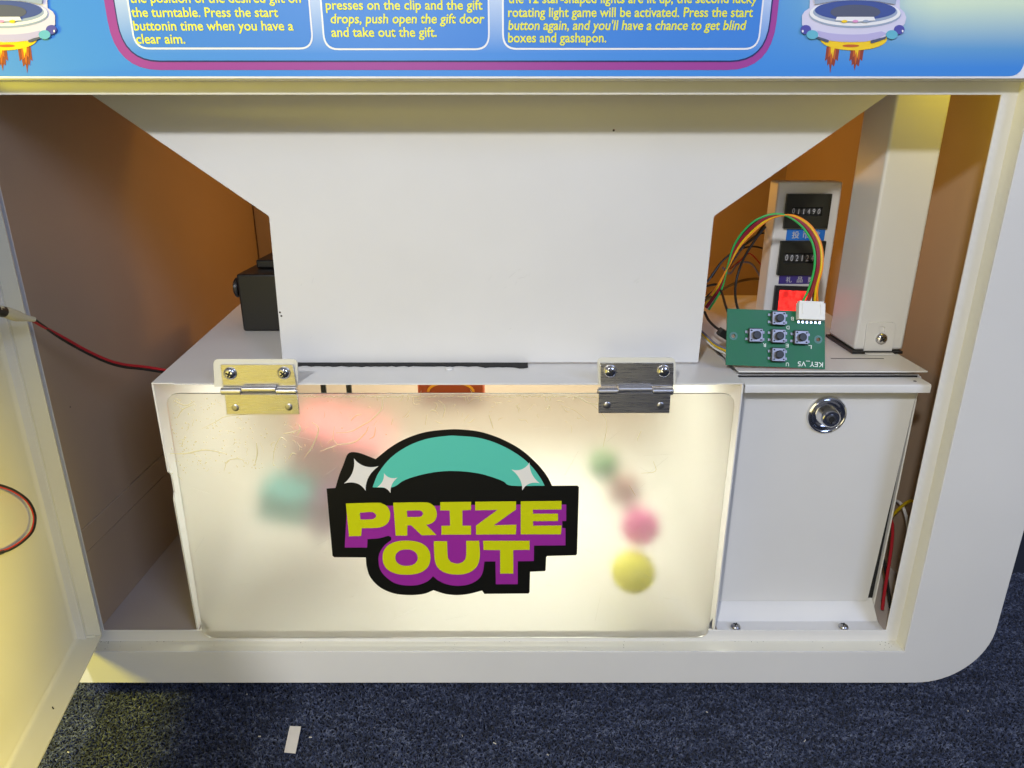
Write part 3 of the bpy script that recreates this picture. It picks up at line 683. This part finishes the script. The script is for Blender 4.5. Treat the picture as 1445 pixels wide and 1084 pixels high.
LET = {
 'letter_p': [[(174, 435), (330, 431), (360, 436), (382, 448), (395, 467), (400, 492), (396, 518), (384, 538), (362, 552), (330, 559), (255, 561), (252, 600), (190, 602)], [(245, 482), (300, 478), (318, 482), (328, 493), (328, 503), (318, 512), (300, 516), (248, 517)]],
 'letter_r': [[(415, 431), (570, 429), (604, 435), (626, 450), (637, 478), (636, 503), (624, 526), (600, 540), (583, 543), (635, 595), (560, 597), (507, 546), (487, 546), (487, 598), (428, 599)], [(485, 471), (545, 470), (562, 475), (568, 486), (563, 497), (548, 503), (487, 504)]],
 'letter_i': [[(655, 428), (812, 426), (812, 468), (768, 470), (768, 548), (812, 548), (812, 593), (661, 594), (661, 549), (705, 548), (703, 470), (655, 470)]],
 'letter_z': [[(833, 426), (1041, 424), (1041, 465), (928, 546), (1043, 543), (1040, 592), (837, 593), (837, 548), (947, 467), (833, 470)]],
 'letter_e': [[(1065, 424), (1273, 422), (1273, 465), (1127, 466), (1128, 487), (1255, 487), (1255, 524), (1128, 525), (1128, 548), (1273, 547), (1270, 592), (1065, 592)]],
 'letter_o': [sup(483, 711, 122, 87), sup(483, 711, 57, 42, 2.2)],
 'letter_u': [[(622, 627), (690, 627), (692, 690), (696, 716), (710, 734), (740, 742), (768, 735), (783, 717), (787, 690), (787, 625), (853, 625), (857, 690), (853, 728), (840, 757), (815, 780), (782, 793), (745, 797), (705, 794), (670, 783), (643, 762), (629, 732), (624, 690)]],
 'letter_t': [[(873, 625), (1110, 625), (1110, 671), (1027, 672), (1027, 792), (960, 792), (960, 672), (876, 672)]]}
for k, lp in LET.items(): stick(k, lp, SLIME, 3)

# hinges and the tabs they are screwed to
def hinge(tab, up, kn, low, scr, riv):
    YT = .0165
    p = px2([(tab[0], tab[1]), (tab[2], tab[1]), (tab[2], tab[3]), (tab[0] + 2, tab[3])][::-1], YT)
    tb = sheet('hinge_tab', [rounded(p, [.0, .0, .0055, .0055])], .0016, CREAM, box, FACE(YT + .0016), bevel=.0004)
    YL = .0142
    u = px2([(up[0], up[1]), (up[2], up[1]), (up[3], up[5]), (up[4], up[5])][::-1], YL)
    hg = sheet('hinge', [u], .0014, STEEL, box, FACE(YL + .0014), bevel=.0003)
    YK = .0115; r = .0036
    for i, (a0, a1) in enumerate(kn):
        yc = 552.0 if i != 1 else 549.2
        A = PY(a0, yc, YK); B = PY(a1, yc, YK); B.z = A.z
        MB().tube([A, B], r if i != 1 else r * .93, 20).build('knuckle', STEEL, hg, bevel=.0003)
    A = PY(kn[0][0], 552, YK); B = PY(kn[2][1], 552, YK); B.z = A.z
    MB().tube([A - Vector((.0008, 0, 0)), B + Vector((.0008, 0, 0))], .0017, 14).build('hinge_pin', STEELDULL, hg)
    YW = FY - .0021
    l = px2([(low[0], low[2]), (low[1], low[2]), (low[3], low[5]), (low[4], low[5])][::-1], YW)
    sheet('lower_leaf', [l], .0013, STEEL, hg, FACE(YW + .0013), bevel=.0003)
    for c in scr: screw('screw', .0060, hg, facing(PY(*c, YL - .0001)))
    for c in riv:
        q = PY(*c, YW - .00005); MB().lathe([(.0033, 0), (.0033, .0004), (.0026, .0008), (.0010, .0009)], 18, facing(q)).build('rivet', STEELDULL, hg)
hinge((300.5, 507, 420, 546), (311, 515, 413.5, 419, 315, 548), [(313, 341), (342, 390), (391, 419)], (317, 420, 557, 422.5, 320, 585), [(324.8, 527), (400.6, 526.3)], [(332, 575.5), (407.5, 574.6)])
hinge((842.6, 505, 953.5, 543), (846.8, 512.5, 950.5, 950, 848, 546), [(844, 871), (872, 920), (921, 949)], (844.5, 946.5, 555, 944.5, 844.5, 583), [(861, 524), (936.4, 524)], [(856.8, 572), (932.3, 572.5)])
MB().lathe([(.0042, 0), (.0036, .0014), (.0015, .002)], 14, Matrix.Translation(PZ(634, 521, BT + .0002))).build('weld_bead', WHITE, box)

# ================================================================== THINGS IN THE PRIZE BOX
def ball(px, py, Y, r, m1, m2, label, tiltdeg=20):
    c = PY(px, py, Y); th_ = thing('capsule_ball', label, 'capsule ball', c, 'capsules and toys behind the frosted flap')
    M = Matrix.Translation(c) @ Matrix.Rotation(R(tiltdeg), 4, 'X')
    pr = [(r * math.cos(R(a)), r * math.sin(R(a))) for a in range(2, 90, 8)]
    MB().lathe([(r * .98, 0.0002)] + pr + [(.0004, r)], 26, M).build('upper_shell', m1, th_)
    MB().lathe([(r * .97, -.0002)] + [(a, -b) for a, b in pr] + [(.0004, -r)], 26, M).build('lower_shell', m2, th_)
    MB().lathe([(r * 1.0, -.0012), (r * 1.035, -.0008), (r * 1.035, .0008), (r * 1.0, .0012)], 26, M).build('seam_ring', m1, th_)
cY = mat('capsule_yellow', srgb(255, 250, 0), .3); cP = mat('capsule_pink', srgb(250, 60, 165), .3); cG = mat('capsule_green', srgb(60, 150, 60), .3); cB = mat('capsule_brown', srgb(170, 95, 85), .3)
cT = mat('plush_teal', srgb(70, 170, 170), .7); cR = mat('carton_red', srgb(190, 80, 85), .5); cV = mat('carton_violet', srgb(130, 70, 130), .5)
ball(893, 806, .0400, .0228, cY, cY, 'yellow capsule ball lying lowest, close behind the frosted flap')
ball(903, 742, .066, .0205, cP, cP, 'pink capsule ball just above the yellow one behind the frosted flap')
ball(880, 692, .098, .0190, cB, cB, 'dull brownish pink capsule ball between the green and the pink ones')
ball(852, 658, .088, .0165, cG, cG, 'green capsule ball, topmost of the blurred balls behind the flap')
def carton(px, py, Y, hx, hy, hz, rz, m, label, name='gift_carton', cat='carton'):
    c = PY(px, py, Y); t = thing(name, label, cat, c, 'capsules and toys behind the frosted flap')
    M = Matrix.Translation(c) @ Matrix.Rotation(R(rz), 4, 'Y') @ Matrix.Rotation(R(12), 4, 'X')
    MB().box(-hx, hx, -hy, hy, -hz, hz * .7).build('carton_body', m, t, M=M, bevel=.002)
    MB().box(-hx - .0008, hx + .0008, -hy - .0008, hy + .0008, hz * .7 + .0003, hz).build('carton_lid', m, t, M=M, bevel=.002)
carton(480, 636, .150, .050, .028, .036, 18, cR, 'large red carton seen blurred behind the upper left of the flap')
carton(466, 712, .11, .026, .02, .024, -20, cV, 'small violet carton under the red one behind the flap')
carton(405, 703, .10, .025, .02, .020, 12, cT, 'small teal carton blurred at the left behind the flap')
c = PY(636, 548, .12); t = thing('orange_package', 'orange and brown package glimpsed in the gap above the flap', 'package', c)
MB().box(c.x - .036, c.x + .036, c.y, c.y + .03, c.z - .020, c.z + .006).build('package_body', mat('package_orange', srgb(150, 60, 12), .4), t, bevel=.002)
sheet('printed_arch', [[(c.x + .026 * math.cos(R(a)), c.z - .004 + .012 * math.sin(R(a))) for a in range(0, 181, 12)] + [(c.x + .023 * math.cos(R(a)), c.z - .004 + .0095 * math.sin(R(a))) for a in range(180, -1, -12)]], .0003, mat('package_gold', srgb(215, 140, 20), .4), t, FACE(c.y - .0001))
for k, px in enumerate((456, 492)):
    c = PY(px, 548, .095)
    o = MB().box(c.x - .0026, c.x + .0026, .095, .098, c.z - .014, BT - .0022).build('black_strap', BLACKP)
    tag(o, 'left one of two short black straps hanging in the gap above the flap' if k == 0 else 'right one of two short black straps hanging in the gap above the flap', 'strap', 'black straps under the box top')

# ================================================================== CASH BOX
CF, CT_, CX0, CX1, CB = .050, .3615, .2190, .3990, .385
cash = thing('cash_box', 'locked grey-white steel cash box to the right of the prize box', 'cash box', (.31, .2, IFZ))
MB().box(CX0, CX1, CF + .006, CB, IFZ + .0008, CT_ - .0060).build('box_body', WHITE, cash, bevel=.0008)
dp_ = [(CX0 + .0004, IFZ + .018), (CX1 - .0105, IFZ + .018), (CX1 - .0085, IFZ + .075), (CX1 - .0060, IFZ + .16), (CX1 - .0030, .3490), (CX0 + .0004, .3490)]
sheet('door_panel', [rounded(dp_, [.001, .003, .03, .03, .002, .001])], .0016, WHITE, cash, FACE(CF + .0018), bevel=.0005)
MB().box(CX0 + .002, CX1 - .0026, CF + .0050, CF + .0058, IFZ + .0185, .3550).build('door_gap_shade', DARK, cash)  # dark sheet painting the shade in the gap round the door panel
MB().box(CX1 - .0024, CX1 - .0010, CF + .0008, CF + .0058, IFZ + .004, .3550).build('side_edge', WHITE, cash, bevel=.0003)
top = MB().box(CX0, CX1 + .003, CF - .001, CB, CT_ - .0016, CT_).build('top_plate', WHITE, cash, bevel=.0005)
mb = MB(); y0, y1 = .0300, CF + .0015
prof = [(y1, .3530), (y1, .3545), (y0 + .002, .3545), (y0 + .0006, .3539), (y0, .3526), (y0, .3460), (y0 + .0014, .3460), (y0 + .0014, .3523), (y0 + .0022, .3530)]
mb.prism([(CX0 + .0015, y, z) for y, z in prof], (.1760, 0, 0)); hd = mb.build('pull_handle', WHITE, cash, bevel=.0003)
MB().lathe([(.0016, 0), (.0014, .0002)], 10, Matrix.Translation(PZ(1291, 538, .3546))).build('rivet_hole', DARK, hd)
# foot flange
mb = MB(); mb.prism([(CX0, CF + .0045, .0965), (CX0, CF - .014, IFZ + .0020), (CX0, .0215, IFZ + .0018), (CX0, .0215, IFZ + .0006), (CX0, CF + .0060, IFZ + .0006), (CX0, CF + .0060, .0965)], (CX1 - CX0 - .003, 0, 0)); mb.build('foot_flange', WHITE, cash, bevel=.0004)
for px in (1038, 1190): screw('foot_screw', .0052, cash, Matrix.Translation(PZ(px, 884.5, IFZ + .0042)), STEELDULL)
# lock
lk = PY(1166, 585, CF); M = facing(lk - Vector((0, .00005, 0)))
ring = MB().lathe([(.0196, 0), (.0196, .0012), (.0188, .0026), (.0172, .0032), (.0160, .0026), (.0152, .0012), (.0148, .0010)], 48, M).build('lock_escutcheon', CHROME, cash)
MB().lathe([(.0150, .0012), (.0135, .0016), (.0098, .0085), (.0088, .0118), (.0078, .0126), (.0050, .0126), (.0046, .0118)], 40, M).build('lock_barrel', CHROME, ring)
MB().lathe([(.0044, .0119), (.0044, .0128), (.0028, .0130)], 24, M).build('keyway_rim', STEELDULL, ring)
MB().lathe([(.0031, .0128), (.0029, .0132)], 20, M).build('keyway', DARK, ring)
MB().box(-.0007, .0007, -.0046, -.0026, .0128, .0134).build('key_notch', DARK, ring, M=M)
# slot in the top plate
a = PZ(1178, 506, CT_ + .0001); 
MB().box(a.x - .004, a.x + .05, a.y - .0008, a.y + .0008, CT_ + .00005, CT_ + .0002).build('slot', DARK, cash)

# ================================================================== SQUARE COLUMN
sq = thing('square_column', 'tall white square steel column on the cash box, screwed through a foot tab', 'column', (.383, .14, CT_))
QX0, QX1, QY0, QY1 = .3570, .4080, .1090, .1710
MB().box(QX0, QX1, QY0, QY1, CT_ + .0030, .700).build('tube', WHITE, sq, bevel=.0026, seg=3)
MB().box(QX0 - .0035, QX1 - .002, QY0 - .0045, QY1, CT_ + .0002, CT_ + .0028).build('base_gap_shade', BLACKP, sq)  # black slab painting the dark gap under the column
tp = px2([(1224, 455), (1265, 455), (1257.5, 503), (1218, 502.5)][::-1], QY0 - .0020)
sl = px2([(x, y) for x, y in ((1241, 461), (1245, 460), (1249, 463), (1247, 476), (1243, 478), (1239, 475))], QY0 - .0020)
tb = sheet('foot_tab', [rounded(tp, [0, 0, .005, .005]), sl], .0018, WHITE, sq, FACE(QY0 - .0002), bevel=.0003)
MB().box(tp[0][0] if False else PY(1218, 502, QY0 - .002).x, PY(1257, 502, QY0 - .002).x, QY0 - .009, QY0 - .0022, CT_ + .0003, CT_ + .0016).build('tab_foot', WHITE, sq, bevel=.0003)
screw('screw', .0062, sq, facing(PY(1243.5, 478, QY0 - .0021)))

# ================================================================== COUNTER HOUSING
KY = .200
ct = thing('counter_housing', 'white upright housing with two mechanical counters and a lit red switch', 'counter housing', (.325, .215, CT_))
A = PY(1099.5, 256.5, KY); B = PY(1190, 257.5, KY)
KX0, KX1, KZ1 = A.x, B.x, A.z
MB().box(KX0, KX1, KY, KY + .028, CT_ + .0004, KZ1).build('housing_shell', WHITE, ct, bevel=.0022, seg=3)
def counter(q, win, digits):
    p = px2(q, KY); zs = [a[1] for a in p]; x0 = (p[0][0] + p[3][0]) / 2; x1 = (p[1][0] + p[2][0]) / 2; z0 = (zs[2] + zs[3]) / 2; z1 = (zs[0] + zs[1]) / 2
    w_ = px2(win, KY); wx0, wx1, wz0, wz1 = w_[0][0], w_[1][0], w_[1][1], w_[0][1]
    b = sheet('counter_bezel', [rounded(rect2(x0, x1, z0, z1), .0006), rect2(wx0, wx1, wz0, wz1)], .0040, DISP, ct, FACE(KY - .00015), bevel=.0004)
    MB().box(wx0, wx1, KY - .0010, KY - .0003, wz0, wz1).build('window_back', DARK, b)
    n = len(digits); pw_ = (wx1 - wx0) / n; h = wz1 - wz0
    for i, d in enumerate(digits):
        cx = wx0 + pw_ * (i + .5)
        wh = MB().tube([(cx - pw_ * .42, KY + .0018, (wz0 + wz1) / 2), (cx + pw_ * .42, KY + .0018, (wz0 + wz1) / 2)], h * .46, 20).build('digit_wheel', DIGB, b)
        lettering('digit', d, pw_ * (.17 if d == '1' else .50), h * .60, DIGW, b, facing((cx - pw_ * (.085 if d == '1' else .26), KY + .0018 - h * .475, wz0 + h * .20 + (.0006 if i == 0 else 0))), bold=.0)
C5 = lambda x, y: (1080 + x / 5.708, 250 + y / 5.708)
counter([C5(173, 128), C5(530, 138), C5(484, 420), C5(136, 405)], [C5(205, 240), C5(440, 310)], '011490')
counter([C5(121, 505), C5(478, 518), C5(440, 795), C5(86, 777)], [C5(148, 608), C5(385, 688)], '002124')
def cjk(name, s, q, m, cw):
    p = px2(q, KY); zs = [a[1] for a in p]; x0 = (p[0][0] + p[3][0]) / 2; x1 = (p[1][0] + p[2][0]) / 2; z0 = (zs[2] + zs[3]) / 2; z1 = (zs[0] + zs[1]) / 2
    b = MB().box(x0, x1, KY - .0006, KY - .00012, z0, z1).build(name, m, ct)
    h = z1 - z0; n = len(s)
    for i, ch in enumerate(s):
        me = text_mesh(ch, .012); lo, hi = vbounds(me); k = h * .68 / max(hi[0] - lo[0], hi[1] - lo[1]); cx = x0 + (x1 - x0) * (.24 + .27 * i)
        me.transform(Matrix.Translation((-(lo[0] + hi[0]) / 2 * k, -(lo[1] + hi[1]) / 2 * k, 0)) @ Matrix.Diagonal((k, k, 1, 1)))
        link('character', me, DIGW, b, facing((cx, KY - .00075, (z0 + z1) / 2)))
cjk('blue_label', '投币数', [C5(176, 414), C5(482, 425), C5(470, 515), C5(163, 503)], LBLUE, .01)
cjk('purple_label', '礼品数', [C5(118, 780), C5(440, 800), C5(430, 868), C5(102, 852)], LPUR, .01)
p = px2([C5(75, 870), C5(400, 880), C5(385, 1130), C5(45, 1130)], KY)
sw = sheet('switch_frame', [rounded([p[3], p[2], p[1], p[0]], .001), px2([C5(85, 1110), C5(355, 1110), C5(375, 915), C5(105, 903)], KY)], .004, BLACKP, ct, FACE(KY - .0001), bevel=.0004)
q = px2([C5(88, 1108), C5(352, 1108), C5(372, 918), C5(108, 906)], KY)
sheet('red_rocker', [q], .0028, REDLIT, ct, FACE(KY - .0002), bevel=.0008)

# ================================================================== CIRCUIT BOARD
bl = PZ(1024.4, 515.5, CT_ + .0006); bl.y = .0535; bl = PY(1024.4, 515, .054); br = PY(1164.3, 521, .054)
lean = R(22); nb = Vector((0, -math.cos(lean), math.sin(lean)))
ctr = PN(1095, 479, bl, nb); ux = (br - bl); ux = (ux - nb * ux.dot(nb)).normalized(); uy = nb.cross(ux).normalized()
if uy.z < 0: uy = -uy
MBD = Matrix((ux, uy, nb)).transposed().to_4x4(); MBD.translation = ctr; MBI = MBD.inverted()
def B2(px, py):
    v = MBI @ PN(px, py, bl, nb); return v.x, v.y
pcb = thing('circuit_board', 'small green circuit board with five push buttons, propped on the cash box', 'circuit board', (ctr.x, .054, CT_ + .001))
cs = [B2(1024.4, 515), B2(1164.3, 521), B2(1164, 440.5), B2(1026.6, 435.5)]
c4b = lambda x, y: (1020 + x / 9.03, 420 + y / 9.03)
holes = []
for c in ((135, 490), (1215, 535)):
    hx, hy = B2(*c4b(*c)); holes.append([(hx + .0019 * math.cos(2 * math.pi * i / 20), hy + .0019 * math.sin(2 * math.pi * i / 20)) for i in range(20)])
board = sheet('board', [cs] + holes, .0016, GREEN, pcb, MBD @ Matrix.Translation((0, 0, -.0016)), bevel=.0002)
BED = mat('board_edge', (.02, .06, .05), .5)
for h in holes:
    cx = sum(p[0] for p in h) / 20; cy = sum(p[1] for p in h) / 20; Mh = MBD @ Matrix.Translation((cx, cy, .0001))
    sheet('hole_ring', [[(.0040 * math.cos(2 * math.pi * i / 28), .0040 * math.sin(2 * math.pi * i / 28)) for i in range(28)], [(.0021 * math.cos(2 * math.pi * i / 28), .0021 * math.sin(2 * math.pi * i / 28)) for i in range(28)]], .0002, mat('solder_ring', (.05, .16, .13), .35), pcb, Mh)
proto = None
s_ = .0069
for cx, cy in ((692, 272), (402, 487), (690, 498), (978, 515), (688, 733)):
    bx, by = B2(*c4b(cx, cy)); Mb = MBD @ Matrix.Translation((bx, by, .0002)) @ Matrix.Rotation(R(random.uniform(-1, 1)), 4, 'Z')
    if proto is None:
        me_b = MB().box(-s_, s_, -s_, s_, 0, .0046).mesh('push_button', sm=False)
        me_p = MB().box(-s_ * .88, s_ * .88, -s_ * .88, s_ * .88, .0047, .0053).mesh('metal_plate', sm=False)
        me_s = MB().lathe([(s_ * .57, .0053), (s_ * .57, .0082), (s_ * .48, .0089), (.0003, .0089)], 26).mesh('plunger')
        me_r = MB().lathe([(s_ * .11, .0053), (s_ * .11, .0058), (.0002, .006)], 10).mesh('stake')
        me_l = MB().box(-.0011, .0011, -.0012, .0012, -.0001, .0013).mesh('leg', sm=False); proto = 1
    b = link('push_button', me_b, BLACKP, pcb, Mb); bv = b.modifiers.new('bevel', 'BEVEL'); bv.width = .0010; bv.segments = 2
    pl = link('metal_plate', me_p, PLATE, b, Mb); link('plunger', me_s, BLACKP, b, Mb)
    for ix in (-1, 1):
        for iy in (-1, 1):
            link('stake', me_r, DARK, b, Mb @ Matrix.Translation((ix * s_ * .66, iy * s_ * .66, 0)))
            link('leg', me_l, PLATE, b, Mb @ Matrix.Translation((ix * (s_ + .0012), iy * s_ * .5, 0)))
def silk(s, cx, cy, w_, cap):
    bx, by = B2(*c4b(cx, cy)); M_ = MBD @ Matrix.Translation((bx, by, .00015)) @ Matrix.Rotation(math.pi, 4, 'Z') @ Matrix.Translation((-w_ / 2, -cap / 2, 0))
    lettering('printed_text', s, w_, cap, SILK, board, M_, bold=.01)
silk('KEY_V5', 1115, 850, .0245, .0046)
for s, cx, cy in (('U', 822, 852), ('D', 828, 382), ('R', 530, 606), ('E', 818, 612), ('L', 1112, 630), ('B', 885, 270)): silk(s, cx, cy, .0030, .0034)
# connector
x0, y0 = B2(1122, 452); x1, y1 = B2(1159.5, 430)
cn = MB().box(x0, x1, y0, y1, .0012, .0088).build('connector', CONN, pcb, M=MBD, bevel=.0004)
for i in range(6):
    xx = x0 + (x1 - x0) * (.10 + .16 * i); MB().box(xx - .0009, xx + .0009, y0 - .0028, y0 + .001, .0002, .0020).build('pin', CHROME, cn, M=MBD)
for xx in (x0 + (x1 - x0) * .16, x0 + (x1 - x0) * .84): MB().box(xx - .0011, xx + .0011, y0 + (y1 - y0) * .35, y1 - .001, .0089, .0095).build('ridge', CONN, cn, M=MBD)
MB().box(x0 + .001, x1 - .001, y1 - .0003, y1 + .0018, .0016, .0074).build('plug', CONN, cn, M=MBD, bevel=.0003)

# ================================================================== CABLES
rib = thing('ribbon_cable', 'arching ribbon of green, maroon and yellow wires from the white connector', 'ribbon cable', PY(1141, 432, .07))
path = [(1141, 432), (1148, 405), (1155, 375), (1153, 346), (1140, 322), (1122, 308), (1104, 303.5), (1084, 307), (1062, 321), (1040, 347), (1026, 380), (1014, 408), (996, 434)]
Ys = [.073, .092, .106, .114, .12, .125, .13, .135, .14, .148, .157, .166, .176]
def offs(path, d):
    out = []
    for i, p in enumerate(path):
        a = Vector(path[max(0, i - 1)]); b = Vector(path[min(len(path) - 1, i + 1)]); t = (b - a).normalized(); n = Vector((-t.y, t.x))
        out.append((p[0] - n.x * d, p[1] - n.y * d))
    return out
for k, (m, d0, d1) in enumerate(((W_GRN, -5.5, -12), (W_BLK, -3.6, -8), (W_MAR, -1.0, -3), (W_MAR, 1.3, 1), (W_WHT, -2.8, 3.5), (W_YEL, 4.2, 8), (W_ORG, 5.2, 12))):
    o1 = offs(path, 1.0); pts = []
    for i, p in enumerate(path):
        f = min(1, i / 2.5); mid = {0: -5.5, 1: -4.0, 2: -1.6, 3: .6, 4: -3, 5: 3.8, 6: 5.6}[k]
        tw = math.cos(min(1, max(0, (i - 8) / 4)) * math.pi)
        dd = mid * ([-1, -1, -1, -1, -.9, -.5, .1, .6, 1][i] if i < 8 else tw) 
        st = {0: -13, 1: -14.5, 2: -7, 3: -4, 4: 1, 5: 6, 6: 11}[k] if i == 0 else None
        q = offs(path, st * 1.0 if st is not None else dd)[i] if st is None else (p[0] - 0 + st * 1.0 + 2, p[1])
        pts.append(PY(q[0], q[1], Ys[i] + (.0016 if k in (1, 4) else 0)))
    MB().tube(catmull(pts, 7), .0011, 8).build("wire", m, rib)
def cable(name, pts, r, m, label, cat='cable', group=None, n=8):
    P_ = catmull([PY(*p) for p in pts], n); o = MB().tube(P_, r, 8).build(name, m); tag(o, label, cat, group); return o
G = 'thin cables behind the ribbon cable'
cable('thin_cable', [(1096, 300, .215), (1080, 315, .23), (1062, 338, .22), (1040, 352, .21), (1018, 370, .20), (998, 398, .19)], .0012, W_BLK, 'black cable looping highest, just under the ribbon arch', group=G)
cable('thin_cable', [(1090, 330, .22), (1072, 330, .24), (1052, 345, .23), (1032, 372, .22), (1012, 405, .20), (996, 420, .19)], .0012, W_BLK, 'black cable running just right of the uppermost black loop', group=G)
cable('thin_cable', [(1080, 320, .21), (1066, 338, .205), (1048, 368, .2), (1038, 402, .19), (1040, 432, .17), (1052, 450, .16)], .0014, W_BLK, 'black cable dropping steeply down behind the green board', group=G)
cable('thin_cable', [(1080, 352, .25), (1064, 348, .25), (1044, 352, .25), (1022, 366, .24), (1004, 392, .23)], .0011, W_BLK, 'black cable bending flat towards the hopper edge', group=G)
cable('thin_cable', [(996, 404, .16), (1012, 402, .17), (1019, 415, .16), (1024, 432, .13), (1030, 448, .11)], .0013, W_BLK, 'short black cable curving down left of the green board', group=G)
cable('thin_cable', [(994, 424, .15), (1030, 403, .24), (1052, 395, .26), (1084, 393, .27)], .0018, mat('wire_brown', srgb(95, 65, 20), .5), 'olive brown cable running flat behind the other cables', group=G)
cable('thin_cable', [(1074, 392, .27), (1060, 372, .27), (1042, 372, .27), (1030, 386, .26), (1020, 378, .25)], .0013, W_GRY, 'grey cable curling behind the black ones', group=G)
cable('thin_cable', [(1076, 376, .28), (1058, 358, .28), (1044, 368, .27), (1030, 380, .27)], .0009, W_RED, 'thin red cable deep behind the black loops', group=G)
G = 'three slim cables passing under the green board'
for k, (m, l, o_) in enumerate(((W_GRY, 'grey cable, upper one of three slipping under the green board', 0), (W_YEL, 'yellow cable, middle one of three slipping under the green board', 3), (W_WHT, 'white cable, lowest of three slipping under the green board', 7))):
    cable('slim_cable', [(984, 462 + o_, .14), (994, 471 + o_, .125), (1008, 484 + o_, .11), (1024, 492 + o_, .098), (1040, 498 + o_, .090)], .0011, m, l, group=G)
t = thing('cable_with_plug', 'black cable ending in a small black plug left of the green board', 'cable', PY(1016, 470, .1))
MB().tube(catmull([PY(994, 440, .15), PY(1000, 452, .14), PY(1010, 462, .12), PY(1019, 467, .105)], 6), .0014, 8).build('lead', W_BLK, t)
p = PY(1021, 471, .10); MB().box(-.006, .006, -.004, .004, -.004, .004).build('plug', BLACKP, t, M=Matrix.Translation(p) @ Matrix.Rotation(R(30), 4, 'Y'), bevel=.0008)

# red and black pair from the door to the prize box
pr = thing('speaker_lead', 'twisted red and black lead strung from the open door to the prize box', 'cable', PY(140, 495, .0))
ctl = [(46, 451, -.010), (60, 460, 0), (88, 477, .015), (120, 495, .03), (150, 509, .045), (175, 516, .06), (205, 519.5, .08), (240, 525, .10)]
for m, d in ((W_BLK, -1.8), (W_RED, 1.6)):
    q = []
    for i, (x, y, Y) in enumerate(ctl):
        s2 = -d if i > 1 else d * (.3 if i == 1 else 1); q.append(PY(x, y + s2, Y))
    MB().tube(catmull(q, 8), .0014, 8).build('wire', m, pr)
q = [PY(-6, 436, -.055), PY(10, 441.5, -.04), PY(28, 447, -.025), PY(48, 451, -.012)]
MB().tube(catmull(q, 4), [.0042] * 4 + [.0048] * 4 + [.0040, .0034, .0028, .0024, .0022][:len(catmull(q, 4)) - 8], 12).build('taped_joint', TAPE, pr)
MB().tube([PY(-30, 433, -.075), PY(4, 440, -.046)], .0046, 12).build('black_sleeve', W_BLK, pr)

# loop of wire in front of the door
def DP(px, py, off=.006):
    n = (Md.to_3x3() @ Vector((0, 1, 0))).normalized(); p0 = Md @ Vector((0, off, 0)); return PN(px, py, p0, n)
lp = thing('wire_loop', 'red and black wire loop hanging against the yellow lit door', 'cable', DP(20, 740))
base = [(-12, 683), (5, 687), (22, 694), (40, 708), (49, 728), (46, 748), (34, 762), (18, 773), (2, 779), (-14, 781)]
for m, d in ((W_BLK, .9), (mat('wire_bright_red', srgb(225, 45, 30), .4), -1.1)):
    MB().tube(catmull([DP(*a_, .006 + (.0015 if d > 0 else 0)) for a_ in offs(base, d)], 6), .0010, 8).build('wire', m, lp)
MB().tube([DP(-6, 782), DP(4, 779)], .0018, 10).build('sleeve', W_BLK, lp)

# ================================================================== BLACK MOTOR BOX
mo = thing('motor_box', 'black metal motor box with a round knob, left of the hopper', 'motor box', (-.26, .24, BT))
MX0, MX1, MY0, MY1 = -.3130, -.205, .198, .262
MB().box(MX0, MX1, MY0, MY1, BT + .0005, .4270).build('case', BLACKP, mo, bevel=.0025, seg=3)
MB().box(MX0 + .012, MX1, MY1 - .03, MY1 + .040, .4275, .4375).build('rear_case', BLACKP, mo, bevel=.002)
MB().box(MX0 + .024, MX1, MY1 + .0, MY1 + .040, .4380, .4520).build('gearbox', BLACKP, mo, bevel=.002)
kp = PY(341, 408, .205); Mk = Matrix.Translation((MX0 - .0002, .214, kp.z)) @ Matrix.Rotation(R(-90), 4, 'Y')
MB().lathe([(.0040, 0), (.0040, .0025), (.0108, .0028), (.0115, .004), (.0115, .0066), (.0100, .0078), (.006, .0072)], 30, Mk).build('knob', BLACKP, mo)
# cable clutter deep in the right corner of the cabinet
G = 'loose cables on the cabinet floor beside the cash box'
for k, (m, l) in enumerate(((W_RED, 'red cable in the dark gap right of the cash box'), (W_YEL, 'yellow cable in the dark gap right of the cash box'), (W_BLK, 'black cable in the dark gap right of the cash box'), (W_WHT, 'white cable in the dark gap right of the cash box'))):
    pts = [Vector((.408 + random.uniform(0, .045), .06 + .05 * i + random.uniform(-.01, .01), .082 + random.uniform(0, .11) * (i > 0))) for i in range(6)]
    o = MB().tube(catmull(pts, 7), .0018, 7).build('loose_cable', m); tag(o, l, 'cable', G)
